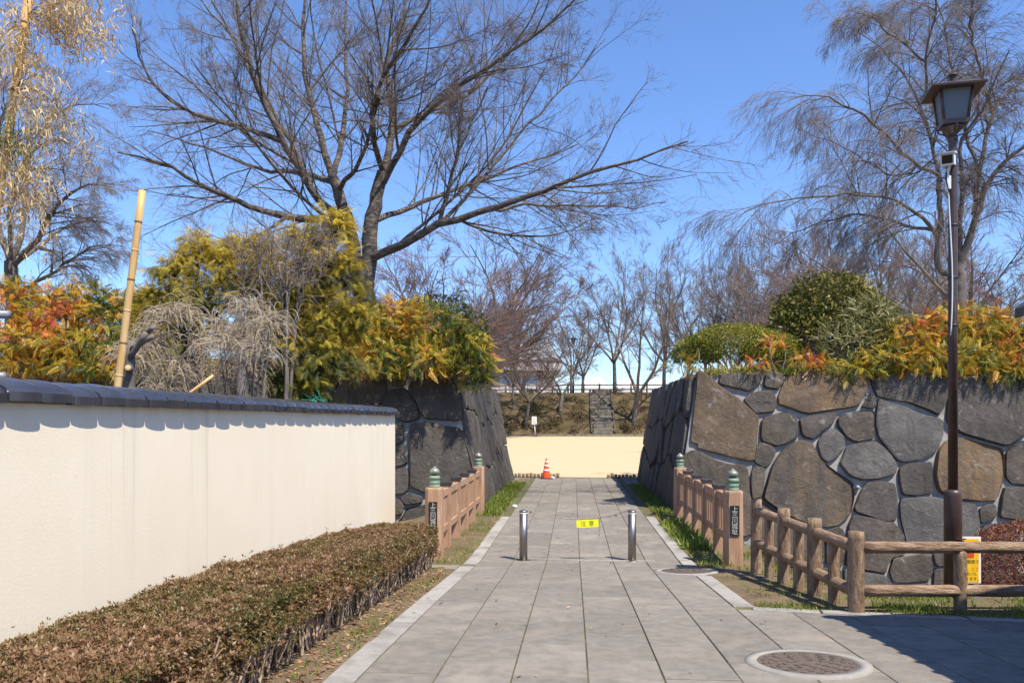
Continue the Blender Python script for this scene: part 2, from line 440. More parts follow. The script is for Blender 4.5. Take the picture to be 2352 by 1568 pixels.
M['steps'] = surf('mossy_step_stone', [(.3, (.11, .095, .07)), (.5, (.17, .15, .12)), (.7, (.24, .22, .18))], 2.2, .9, .6, 12, .05, rand=.25, spot=[(1.2, .55, .7, (.09, .095, .03))])
# ================================================================ THE SETTING
FRONT_Y, BAT = 18.2, 0.17            # stone wall fronts: Y - BAT*z = FRONT_Y
XR, XL, TOPZ, BACK_Y = 2.2, -2.1, 3.1, 28.7
KL0, KL1, KR0, KR1 = -1.515, -1.326, 1.506, 1.70
EDGE_A, EDGE_B = np.array((1.60, 7.86)), np.array((3.92, 7.49))     # far edge of the forecourt, right of the path
def edge_y(X): return EDGE_A[1] + (EDGE_B[1] - EDGE_A[1]) / (EDGE_B[0] - EDGE_A[0]) * (X - EDGE_A[0])
def bank(Y):
    return float(np.interp(Y, [69.6, 70.3, 74, 78.2, 86, 93, 4000], [.70, .95, 2.75, 4.75, 4.75, 3.0, 2.2]))
def hground(X, Y):
    b = float(gz(Y))
    if Y > 69.6: return bank(Y) + .12 * float(wob((X, Y, 0), .55, 3)) * min(1, (Y - 69.6) / 2)
    if 7.9 < Y < 18.9 and X > 2.3:
        b -= 1.5 * float(smooth((X - 2.3) / 3.0)) * float(smooth((Y - 8.3) / 6.0))
    if X < -2.9 and Y < 19:
        b -= .25 * float(smooth((-2.9 - X) / 1.0))
    inside = (KL0 + .02 < X < KR1 - .02 and Y < 29.6) or (X > 1.6 and Y < edge_y(min(X, 6)) - .03 and X < 9)
    if inside: b -= .09
    elif Y > 29.7: b -= .02
    else:
        b += .012 * float(wob((X, Y, 0), 3.0, 4))
    return b
xs = np.unique(np.concatenate([np.array([-900, -500, -250, -150, -110, -80, -60, -45, -35, -28, -22, -17, -13, -10, -8, -6.5, -5.5, -4.7, -4]),
                               np.arange(-3.5, 5.5, .25), [-1.53, -1.49, 1.68, 1.72],
                               np.array([5.5, 6, 6.6, 7.3, 8, 9, 10, 12, 14, 17, 20, 24, 30, 38, 48, 62, 80, 110, 150, 250, 500, 900])]))
ys = np.unique(np.concatenate([np.array([-300, -120, -60, -30, -15, -8, -4, -1]), np.arange(0, 20, .3), np.arange(20, 31, .8), [29.58, 29.72],
                               np.arange(32, 69, 4), np.arange(69, 95, .9), np.array([97, 105, 120, 150, 200, 300, 500, 900, 1500])]))
g = Geo()
V = np.array([(x, y, hground(x, y)) for y in ys for x in xs])
nx, ny = len(xs), len(ys)
idx = np.arange(nx * ny).reshape(ny, nx)
q = np.stack([idx[:-1, :-1], idx[:-1, 1:], idx[1:, 1:], idx[1:, :-1]], -1).reshape(-1, 4)
cy = (V[q][:, :, 1]).mean(1)
g.add(V, q)
def ground_mat():
    m, nt, b = _nodes('ground_soil')
    mp = coords(nt); n = noise(nt, mp, 3.0, 7)
    r = ramp(nt, [(.25, (.09, .062, .04)), (.5, (.16, .115, .072)), (.75, (.23, .175, .115))]); nt.links.new(n.outputs[0], r.inputs[0])
    n2 = noise(nt, mp, .9, 5); mr = nt.nodes.new('ShaderNodeMapRange'); mr.inputs[1].default_value = .5; mr.inputs[2].default_value = .68; mr.inputs[4].default_value = .8
    nt.links.new(n2.outputs[0], mr.inputs[0]); c = mixc(nt, r.outputs[0], (.115, .12, .04), mr.outputs[0])
    n3 = noise(nt, mp, 75, 4); mr3 = nt.nodes.new('ShaderNodeMapRange'); mr3.inputs[1].default_value = .58; mr3.inputs[2].default_value = .7
    nt.links.new(n3.outputs[0], mr3.inputs[0]); c = mixc(nt, c, (.26, .225, .19), mr3.outputs[0])
    # beyond the field: dry grass and undergrowth
    sx = nt.nodes.new('ShaderNodeSeparateXYZ'); tc = nt.nodes.new('ShaderNodeTexCoord'); nt.links.new(tc.outputs['Object'], sx.inputs[0])
    mf = nt.nodes.new('ShaderNodeMapRange'); mf.inputs[1].default_value = 69.7; mf.inputs[2].default_value = 70.2; nt.links.new(sx.outputs['Y'], mf.inputs[0])
    n4 = noise(nt, mp, .55, 7, .7); r4 = ramp(nt, [(.3, (.05, .045, .018)), (.5, (.105, .08, .042)), (.7, (.17, .115, .07))]); nt.links.new(n4.outputs[0], r4.inputs[0])
    c = mixc(nt, c, r4.outputs[0], mf.outputs[0])
    nt.links.new(c, b.inputs['Base Color']); b.inputs['Roughness'].default_value = .95; b.inputs['Specular IOR Level'].default_value = .1
    nb = noise(nt, mp, 28, 8, .7); bump(nt, b, nb.outputs[0], .7, .03)
    return m
ground = g.build('ground', ground_mat(), kind='structure')
# sandy field
g = Geo()
fx = np.array([-120, -60, -30, -15, -5, 0, 5, 15, 30, 60, 120.]); fy = np.array([29.62, 35, 45, 55, 63, 69.9])
V = np.array([(x, y, gz(y) + .004) for y in fy for x in fx]); idx = np.arange(len(V)).reshape(len(fy), len(fx))
g.add(V, np.stack([idx[:-1, :-1], idx[:-1, 1:], idx[1:, 1:], idx[1:, :-1]], -1).reshape(-1, 4))
g.build('sand_field', M['sand'], kind='structure')
# dark drain kerb at the foot of the embankment
g = Geo(); box(g, (0, 69.95, gz(69.95) + .05), (160, .25, .22))
g.build('field_kerb', surf('dark_concrete', [(.3, (.12, .105, .09)), (.7, (.2, .18, .15))], 3, .9, .3), kind='structure')

# ---------------------------------------------------------------- paved path: bed, slabs, kerbs
pave = Geo()
yy = np.concatenate([np.arange(1.0, 12.2, .3), [14, 18, 24, 29.45]])
for (x0, x1, ya, yb) in ((KL0 + .01, KR1 - .01, 1, 29.45), (KR1 - .01, 9.0, 1, 7.4)):
    Y = yy[(yy >= ya) & (yy <= yb)]
    V = np.array([(x, y, gz(y) - .011) for y in Y for x in (x0, x1)])
    k = np.arange(len(Y) - 1) * 2
    pave.add(V, np.stack([k, k + 1, k + 3, k + 2], 1))
path = pave.build('path', M['bed'], kind='structure')
def bev_box_mesh(name, sx, sy, sz, bev):
    g = Geo(); box(g, (0, 0, -sz / 2), (sx, sy, sz), bev=bev); return g.mesh(name, False)
COLW, SL = .472, .93
slab_cache = {}
def slab_at(X, Y, w, l, mat=M['slab'], name='paving_slab', lift=0.0, rz=0.0, parent=None):
    key = (name, round(w, 3), round(l, 2))
    if key not in slab_cache:
        slab_cache[key] = bev_box_mesh(name, w, l, .06, .004); slab_cache[key].materials.append(mat)
    o = obj(name, slab_cache[key], None, parent or path)
    z0, z1 = gz(Y - l / 2), gz(Y + l / 2)
    o.location = (X, Y, (z0 + z1) / 2 + lift + random.uniform(-.0015, .0015))
    o.rotation_euler = (math.atan2(z1 - z0, l) + random.uniform(-.0012, .0012), random.uniform(-.0015, .0015), rz)
    return o
BOLL_Y = 11.93
for c in range(6):
    X = KL1 + COLW * (c + .5)
    off = (c % 2) * SL / 2
    y = 29.35
    first = True
    while y > 1.2:
        l = SL / 2 if (first and off) else SL
        first = False
        if y - l < BOLL_Y < y and y - BOLL_Y > .12 and BOLL_Y - (y - l) > .12:
            slab_at(X, (y + BOLL_Y) / 2, COLW - .009, y - BOLL_Y - .01); slab_at(X, (y - l + BOLL_Y) / 2, COLW - .009, BOLL_Y - y + l - .01)
        else: slab_at(X, y - l / 2, COLW - .009, l - .017)
        y -= l
for c in range(16):                               # the forecourt widens to the right
    X = KR0 + COLW * (c + .5)
    y = edge_y(min(X, 5)) - .12
    if c == 0: y = 7.78
    k = 0
    while y > 1.4:
        l = SL if (k or c % 2) else SL / 2
        slab_at(X, y - l / 2, COLW - .009, l - .017); y -= l; k += 1
for X in (-1.75, -2.0):                           # slabs widening at the inner end
    for y in (27.0, 27.9, 28.8): slab_at(X, y, .24, .88)
for X in (1.82, 2.05):
    for y in (27.0, 27.9, 28.8): slab_at(X, y, .22, .88)
KM = {}
def kerb_piece(X, Y, w, l, rz=0.0):
    o = slab_at(X, Y, w, l, M['kerb'], 'kerb_stone', .004, rz)
    return o
y = 1.5
while y < 10.5:
    kerb_piece((KL0 + KL1) / 2 - .003, y + .295, .186, .585); y += .595
y = 11.35
while y < 17.3:
    kerb_piece((KL0 + KL1) / 2 - .003, y + .295, .186, .585); y += .595
y = 7.95
while y < 17.0:
    if abs(y + .3 - 10.9) > .55: kerb_piece((KR0 + KR1) / 2 + .003, y + .295, .186, .585)
    y += .595
ang = math.atan2(EDGE_B[1] - EDGE_A[1], EDGE_B[0] - EDGE_A[0])
for k in range(9):
    X = 1.95 + .6 * k
    o = slab_at(X, edge_y(X) - .04, .59, .17, M['kerb'], 'edge_stone', .006, ang)
# narrow raised lip between the bollards, and the strip of paving that leads left under the hedge
g = Geo(); box(g, (.15, BOLL_Y, gz(BOLL_Y) + .003), (2.0, .035, .02)); g.build('paving_lip', M['kerb'], path)
for k in range(3):
    slab_at(-1.78 - .5 * k, 10.98, .49, .42, M['slab'])
slab_at(-1.42, 10.98, .18, .42, M['slab'])

# ---------------------------------------------------------------- manholes
def manhole(px, py, z, label):
    d = (EYE - z) * F_PX / (py - HY); p = D(px, py, d)
    Y = p[1]; s = math.atan2(gz(Y + .4) - gz(Y - .4), .8)
    t = thing('manhole', label, 'manhole', (0, 0, 0), None)
    g = Geo(); lathe(g, (0, 0, 0), [(.405, -.05), (.405, .006), (.325, .008), (.325, -.03)], 40); g.build('concrete_ring', M['ring'], t)
    g = Geo(); lathe(g, (0, 0, 0), [(.322, -.03), (.322, .006), (.308, .0065), (.302, .0035), (.01, .0035)], 40)
    c = g.build('cover', M['iron'], t, False)
    g = Geo()
    for k, rr in enumerate((.282, .24, .198, .156, .114, .072)):
        n = int(rr * 62)
        for i in range(n):
            a = 2 * math.pi * (i + .5 * (k % 2)) / n
            box(g, (rr * math.cos(a), rr * math.sin(a), .005), (.028, .042, .006), a)
    g.build('tread_pattern', M['iron'], c, False, kind='stuff')
    t.location = (p[0], Y, gz(Y) + .004); t.rotation_euler = (s, 0, 0.3)
    return t
manhole(1854, 1518, .40, 'round iron manhole cover near the shaded forecourt edge')
manhole(1576, 1314, .05, 'round iron manhole cover beside the foot of the railing post')

# ---------------------------------------------------------------- stone walls
def chaikin(P, k=1):
    for _ in range(k):
        Q = np.roll(P, -1, 0); P = np.stack([P * .86 + Q * .14, P * .14 + Q * .86], 1).reshape(-1, 3)
    return P
def stone_mesh(P, n, thick=.30, proud=.038, rs=None, shrink=.004):
    """P: polygon (k,3) on the wall plane; n: outward normal"""
    rs = rs or np.random.default_rng(1)
    P = np.asarray(P, float); c = P.mean(0)
    out = []
    for i in range(len(P)):                               # break long edges into uneven bits
        a, b = P[i], P[(i + 1) % len(P)]; L = np.linalg.norm(b - a); k = max(1, int(L / .28))
        t = np.cross(n, b - a); t /= np.linalg.norm(t) + 1e-9
        for j in range(k):
            f = j / k; out.append(a + (b - a) * f + t * (rs.normal() * .010 if j else 0))
    P = chaikin(np.array(out)); c = P.mean(0)
    m = len(P)
    def ring(k, inset, depth, nz=0.0):
        dv = c - P; L = np.linalg.norm(dv, axis=1, keepdims=True)
        return P + dv * np.clip(inset / L + k, 0, .95) + np.outer(depth + rs.normal(size=m) * nz, n)
    # overall tilt of the face so neighbouring stones catch the light differently
    tl = rs.normal(size=3) * .035
    rings = [ring(0, shrink, -thick), ring(0, shrink, proud - .05, .003), ring(0, shrink + .008, proud - .012, .003), ring(0, .028, proud, .004),
             ring(.05, .05, proud + .004, .003), ring(.36, .06, proud + .010, .003), ring(.70, .06, proud + .014, .003)]
    for r in rings[3:]:
        r += np.outer((r - c) @ tl, n)
    V = np.concatenate(rings + [(c + n * (proud + .015))[None]])
    f = []
    for k in range(len(rings) - 1):
        for i in range(m):
            j = (i + 1) % m; f.append((k * m + i, k * m + j, (k + 1) * m + j, (k + 1) * m + i))
    k = len(rings) - 1
    for i in range(m): f.append((k * m + i, k * m + (i + 1) % m, len(V) - 1))
    return V, f
FN = np.array((0, -1.0, BAT)); FN /= np.linalg.norm(FN)
RN = np.array((-1.0, 0, BAT)); RN /= np.linalg.norm(RN)         # right block, side towards the path
LN = np.array((1.0, 0, .2)); LN /= np.linalg.norm(LN)
srs = np.random.default_rng(5)
def add_stone(P, n, mat, parent, label=None, **kw):
    P = np.asarray(P, float)
    cr = np.cross(P[1] - P[0], P[2] - P[0])
    area = sum(np.cross(P[i] - P[0], P[i + 1] - P[0]) for i in range(1, len(P) - 1))
    if area @ n < 0: P = P[::-1]
    V, f = stone_mesh(P, n, rs=srs, **kw)
    o_ = P.mean(0)
    g = Geo(); g.add(V - o_, f); me = g.mesh('stone'); me.set_sharp_from_angle(angle=math.radians(31)); o = obj('stone', me, mat, parent)
    o.location = o_
    if label: o['label'] = label
    return o
def px_face(pts, x0, y0, sc):
    """zoom-picture points -> polygon on the front plane"""
    out = []
    for (x, y) in pts:
        nx_, ny_ = x0 + x / sc, y0 + y / sc
        out.append(on_plane(nx_ / 1.10204, ny_ / 1.10204, (0, 1, -BAT), FRONT_Y))
    return np.array(out)
def core(name, parent, pts_bottom, zb, zt, batx, sgn, x_out):
    pass
wallR = thing('stone_wall', 'castle stone wall of big fitted grey brown stones with pale mortar, behind the log fence', 'stone wall', (6, 19, 0))
wallL = thing('stone_wall', 'dark castle stone wall block behind the white plaster wall, bushes hanging over it', 'stone wall', (-6, 19, 0))
def core_mesh(sx, x0, bx, x1, zb):
    """mortar body: sx=+1 right block, -1 left block"""
    g = Geo(); r = .05; zt = TOPZ - .10
    def fp(x, z): return (x, FRONT_Y + r + BAT * z, z)
    a = x0 + sx * (r + bx * zb); b = x0 + sx * (r + bx * zt)
    V = [(a, FRONT_Y + r + BAT * zb, zb), (x1, FRONT_Y + r + BAT * zb, zb), (x1, FRONT_Y + r + BAT * zt, zt), (b, FRONT_Y + r + BAT * zt, zt),
         (a, BACK_Y, zb), (x1, BACK_Y, zb), (x1, BACK_Y, zt), (b, BACK_Y, zt)]
    g.add(V, [(0, 1, 2, 3), (4, 7, 6, 5), (0, 3, 7, 4), (1, 5, 6, 2), (3, 2, 6, 7)])
    return g
core_mesh(1, XR, BAT, 26, -1.9).build('mortar_core', M['mortar'], wallR, False)
core_mesh(-1, XL, .2, -26, -.6).build('mortar_core', M['mortar'], wallL, False)
RS = [
 [(370,70),(455,125),(500,170),(600,235),(722,345),(716,420),(692,603),(560,575),(450,545),(370,525),(372,500),(330,488),(345,350),(360,200)],
 [(485,160),(500,100),(735,95),(738,140),(700,180),(665,205),(580,185)],
 [(742,180),(755,95),(852,95),(864,140),(830,195)],
 [(630,248),(665,212),(740,193),(795,200),(818,230),(822,290),(800,322),(705,330),(670,295)],
 [(830,275),(825,230),(872,108),(960,93),(1290,92),(1340,118),(1345,170),(1290,285),(1200,302),(985,333),(850,283)],
 [(1298,292),(1330,240),(1360,208),(1384,240),(1378,302)],
 [(1345,98),(1700,97),(1795,118),(1787,240),(1762,310),(1735,338),(1680,310),(1550,260),(1387,230),(1362,180)],
 [(1393,240),(1450,260),(1540,285),(1640,330),(1762,358),(1768,440),(1732,540),(1650,590),(1540,607),(1500,592),(1450,530),(1390,460),(1378,380)],
 [(733,350),(850,316),(920,328),(940,360),(947,460),(880,500),(820,517),(723,482)],
 [(943,350),(1150,313),(1166,340),(1140,382),(1060,450),(1020,477),(960,457)],
 [(1160,360),(1190,325),(1340,306),(1377,315),(1377,470),(1260,492),(1215,465),(1163,400)],
 [(1053,480),(1080,440),(1140,403),(1200,450),(1213,510),(1160,580),(1110,610),(1070,580),(1052,520)],
 [(700,510),(730,488),(790,503),(820,540),(800,590),(755,637),(688,602)],
 [(748,760),(790,620),(850,530),(950,473),(1020,488),(1060,570),(1105,615),(1180,670),(1256,720),(1264,800),(1242,900),(1170,962),(1090,972),(1000,960),(860,900),(738,812)],
 [(1172,612),(1195,560),(1215,508),(1380,473),(1420,500),(1470,560),(1507,620),(1495,672),(1400,702),(1300,707),(1230,682)],
 [(290,560),(340,530),(400,545),(480,590),(560,612),(640,617),(662,650),(668,780),(692,840),(692,1010),(600,1040),(420,1040),(262,1000),(270,800)],
 [(675,660),(690,618),(750,628),(757,690),(737,802),(680,822),(670,740)],
 [(1510,640),(1550,610),(1702,598),(1707,782),(1600,797),(1530,787),(1513,720)],
 [(1720,600),(1735,530),(1780,478),(1860,458),(2000,498),(2100,523),(2117,580),(2112,690),(2070,822),(1960,827),(1800,812),(1730,762),(1712,680)],
 [(1805,122),(2240,122),(2245,440),(2130,517),(2000,482),(1860,442),(1777,370),(1792,250)],
 [(2120,540),(2190,482),(2330,465),(2340,740),(2150,727),(2118,690)],
 [(1250,880),(1290,770),(1330,713),(1420,706),(1490,723),(1507,800),(1502,935),(1430,947),(1340,912)],
 [(1515,830),(1530,795),(1700,795),(1870,828),(1952,838),(1972,960),(1940,1070),(1750,1100),(1560,1075),(1520,920)],
 [(1965,870),(2010,838),(2060,838),(2072,900),(2050,932),(1975,952)],
 [(2090,800),(2110,738),(2340,745),(2340,960),(2080,917)],
 [(1222,960),(1250,898),(1390,918),(1480,938),(1540,1000),(1557,1070),(1550,1130),(1480,1140),(1450,1190),(1440,1237),(1320,1217),(1205,1190)],
 [(1480,1142),(1690,1112),(1707,1200),(1692,1272),(1560,1287),(1480,1282),(1455,1222)],
 [(1088,990),(1170,963),(1203,990),(1212,1100),(1197,1190),(1100,1182)],
 [(1200,1200),(1310,1222),(1440,1242),(1480,1300),(1520,1390),(1200,1400)],
 [(1702,1115),(1800,1108),(1900,1090),(1910,1190),(1720,1197)],
 [(1710,1205),(1900,1200),(1910,1330),(1705,1330)],
 [(1490,1300),(1690,1285),(1700,1400),(1540,1420)],
 [(1950,1080),(1985,965),(2060,945),(2200,960),(2210,1200),(1925,1200)],
 [(700,840),(740,822),(860,912),(1000,972),(1080,987),(1090,1180),(960,1200),(780,1190),(705,1060)],
 [(700,1075),(770,1200),(1100,1200),(1190,1210),(1190,1400),(700,1400)],
 [(1920,1215),(2210,1215),(2210,1420),(1920,1420)],
 [(2255,122),(2640,120),(2660,450),(2350,455),(2258,430)],
 [(2350,470),(2660,465),(2680,760),(2360,770)],
 [(2350,785),(2690,775),(2700,1000),(2240,1010),(2230,950)],
 [(2225,1025),(2700,1015),(2700,1400),(2225,1400)],
]
stone_labels = {0: 'rusty brown stone slab at the corner', 7: 'grey stone with a cracked face', 4: 'long tan stone in the top course'}
for i, pts in enumerate(RS):
    P = px_face(pts, 1600, 900, 2.24)
    add_stone(P, FN, M['stone_grey'] if i in (7, 11, 22, 28, 14) else M['stone_warm'] if i in (0, 4, 18) else M['stone'], wallR, stone_labels.get(i))
LS = [
 [(365,190),(420,100),(470,40),(620,18),(700,0),(770,28),(842,110),(882,300),(895,490),(862,532),(700,522),(540,512),(490,467),(440,340),(385,260)],
 [(203,180),(215,55),(330,35),(372,90),(320,182),(250,192)],
 [(93,310),(200,213),(340,193),(370,260),(440,350),(487,480),(460,522),(350,547),(290,532),(190,492),(130,420)],
 [(60,520),(180,515),(290,545),(327,580),(322,740),(180,802),(60,800)],
 [(60,815),(180,812),(340,768),(367,850),(357,962),(180,1002),(60,1005)],
 [(60,1020),(180,1020),(360,983),(372,1080),(367,1212),(320,1252),(230,1267),(60,1230)],
 [(378,580),(430,538),(560,528),(700,572),(892,590),(962,800),(1012,1000),(1045,1210),(900,1260),(520,1245),(383,1182)],
 [(278,1290),(375,1233),(517,1275),(502,1347),(340,1362)],
 [(60,1250),(180,1262),(300,1312),(332,1380),(300,1462),(60,1500)],
 [(340,1390),(500,1367),(700,1290),(1080,1230),(1100,1420),(700,1600),(200,1600),(310,1470)],
]
for i, pts in enumerate(LS):
    add_stone(px_face(pts, 940, 930, 3.92), FN, M['stone_dark'], wallL, proud=.045)
def masonry(parent, mapf, n, u0, u1, z0, z1, du, dz, mat, seed):
    """irregular courses on a face; mapf(u,z) -> point"""
    r = np.random.default_rng(seed); nz = max(1, int(round((z1 - z0) / dz))); nu = max(1, int(round((u1 - u0) / du)))
    gu = np.zeros((nz + 1, nu + 1)); gzz = np.zeros((nz + 1, nu + 1))
    for a in range(nz + 1):
        for b in range(nu + 1):
            gu[a, b] = u0 + (u1 - u0) * (b + (.0 if b in (0, nu) else r.uniform(-.28, .28))) / nu
            gzz[a, b] = z0 + (z1 - z0) * (a + (.0 if a in (0, nz) else r.uniform(-.30, .30))) / nz
    for a in range(nz):
        for b in range(nu):
            q = [(gu[a, b], gzz[a, b]), (gu[a, b + 1], gzz[a, b + 1]), (gu[a + 1, b + 1], gzz[a + 1, b + 1]), (gu[a + 1, b], gzz[a + 1, b])]
            c = np.mean(q, 0); P = []
            for k, (u, z) in enumerate(q):                       # clip the corners so joints meet at uneven places
                p = np.array((u, z)); prv = np.array(q[k - 1]); nxt = np.array(q[(k + 1) % 4])
                P += [p + (prv - p) * r.uniform(.04, .22), p + (nxt - p) * r.uniform(.04, .22)]
            add_stone([mapf(u + (c[0] - u) * .02, z + (c[1] - z) * .02) for u, z in P], n, mat, parent)
masonry(wallL, lambda u, z: np.array((u, FRONT_Y + BAT * z, z)), FN, -14.5, -4.25, -.4, TOPZ - .05, 1.25, .9, M['stone_dark'], 11)
masonry(wallL, lambda u, z: np.array((XL - .2 * z, u + BAT * z * (BACK_Y - u) / (BACK_Y - FRONT_Y), z)), LN, FRONT_Y + .12, BACK_Y, -.2, TOPZ, 1.25, 1.15, M['stone_dark'], 12)
masonry(wallR, lambda u, z: np.array((XR + BAT * z, u + BAT * z * (BACK_Y - u) / (BACK_Y - FRONT_Y), z)), RN, FRONT_Y + .12, BACK_Y, -.2, TOPZ, 1.3, .95, M['stone_dark'], 13)
# drain pipe stub between the stones
p = on_plane(2171 / 1.10204, 1232 / 1.10204, (0, 1, -BAT), FRONT_Y)
g = Geo(); tube(g, [p + np.array((0, .15, 0)), p + np.array((0, -.04, -.01))], .045, 12); g.build('drain_pipe', M['pipe'], wallR)
# earth on top of the stone blocks
def mound(name, x0, x1, sgn):
    g = Geo(); X = np.linspace(x0, x1, 40); Y = np.linspace(FRONT_Y + BAT * TOPZ + .1, BACK_Y - .05, 20)
    V = []
    for y in Y:
        for x in X:
            e = min(y - Y[0], Y[-1] - y, abs(x - x0)) ; h = TOPZ - .09 + .75 * float(smooth(e / 3.5)) + .05 * float(wob((x, y, 0), 1.7, 9)) * min(1, e * 2)
            V.append((x, y, h))
    idx = np.arange(len(V)).reshape(len(Y), len(X))
    q = np.stack([idx[:-1, :-1], idx[:-1, 1:], idx[1:, 1:], idx[1:, :-1]], -1).reshape(-1, 4)
    if x1 < x0: q = q[:, ::-1]
    g.add(V, q); return g.build(name, M['soil'], kind='structure')
def mound_z(x, y):
    x0 = XR + BAT * TOPZ if x > 0 else XL - .2 * TOPZ
    e = min(y - (FRONT_Y + BAT * TOPZ + .1), BACK_Y - .05 - y, abs(x - x0)); return TOPZ - .09 + .75 * float(smooth(e / 3.5))
mound('earth_mound', XR + BAT * TOPZ + .08, 26, 1)
mound('earth_mound', XL - .2 * TOPZ - .08, -26, -1)

# ---------------------------------------------------------------- white plaster wall with tile coping
WX, W0, W1 = -2.75, -1.2, 12.62
EAVE = 2.098
gw = thing('garden_wall', 'cream plaster garden wall with dark glazed tile coping, hedge at its foot', 'wall', (WX - .14, 6, 0))
g = Geo()
ny_ = 50
for (x, fl) in ((WX, 0), (WX - .28, 1)):
    pass
box(g, (WX - .14, (W0 + W1) / 2, (EAVE - .45) / 2), (.28, W1 - W0, EAVE + .45), bev=.008)
g.build('plaster_panel', M['plaster'], gw, False)
# one coping tile: rounded saddle section with a skirt each side, slightly tapered
def coping_mesh(L=.262):
    g = Geo(); sec = []
    hw = .19
    for i in range(13):
        a = math.pi * i / 12
        sec.append((hw * math.cos(a), .046 + .072 * math.sin(a)))
    sec = [(hw + .012, -.004), (hw + .012, .042)] + sec + [(-hw - .012, .042), (-hw - .012, -.004)]
    S = np.array(sec); n = len(S)
    rings = []
    for (y, k, dz) in ((0, .70, 0), (L * .10, .86, 0), (L * .28, 1.01, 0), (L * .50, 1.08, 0), (L * .70, 1.07, 0), (L * .86, .99, 0), (L * .90, .92, 0), (L - .014, .78, 0)):
        rings.append(np.stack([S[:, 0] * (1 + (k - 1) * .12), np.full(n, y), np.where(S[:, 1] > .043, .043 + (S[:, 1] - .043) * k, S[:, 1])], 1))
    V = np.concatenate(rings); f = []
    for k in range(len(rings) - 1):
        for i in range(n - 1):
            f.append((k * n + i, k * n + i + 1, (k + 1) * n + i + 1, (k + 1) * n + i))
    f.append(tuple(range(n))[::-1]); m = (len(rings) - 1) * n; f.append(tuple(m + i for i in range(n)))
    for k in range(len(rings) - 1): f.append((k * n, (k + 1) * n, (k + 1) * n + n - 1, k * n + n - 1))
    g.add(V, f); me = g.mesh('coping_tile'); me.set_sharp_from_angle(angle=math.radians(62)); return me
ct = coping_mesh(); ct.materials.append(M['tile'])
y = W0
while y < W1 - .1:
    o = obj('coping_tile', ct, None, gw)
    o.location = (WX - .142 + random.uniform(-.006, .006), y, EAVE + random.uniform(-.003, .004))
    o.rotation_euler = (random.uniform(-.008, .008), random.uniform(-.025, .025), random.uniform(-.018, .018))
    y += .262
# ================================================================ OBJECTS
def text_mesh(s, size, name='lettering', depth=.004, vertical=False, spacing=1.0):
    cu = bpy.data.curves.new(name, 'FONT'); cu.body = '\n'.join(s) if vertical else s
    cu.size = size; cu.extrude = depth; cu.align_x = 'CENTER'; cu.align_y = 'CENTER'; cu.space_line = spacing
    cu.resolution_u = 3
    ob = bpy.data.objects.new(name, cu); COL.objects.link(ob)
    dg = bpy.context.evaluated_depsgraph_get(); dg.update()
    me = bpy.data.meshes.new_from_object(ob.evaluated_get(dg))
    bpy.data.objects.remove(ob); bpy.data.curves.remove(cu)
    me.name = name
    return me
def text_obj(s, size, pos, mat, parent, face=(0, -1, 0), name='lettering', **kw):
    me = text_mesh(s, size, name, **kw)
    # text lies in local XY, face +Z; turn so that +Z looks along face and +Y is up
    f = Vector(face).normalized(); up = Vector((0, 0, 1)); x = up.cross(f).normalized(); u = f.cross(x)
    R = Matrix((x, u, f)).transposed().to_4x4(); R.translation = Vector(pos)
    me.transform(R)
    return obj(name, me, mat, parent)

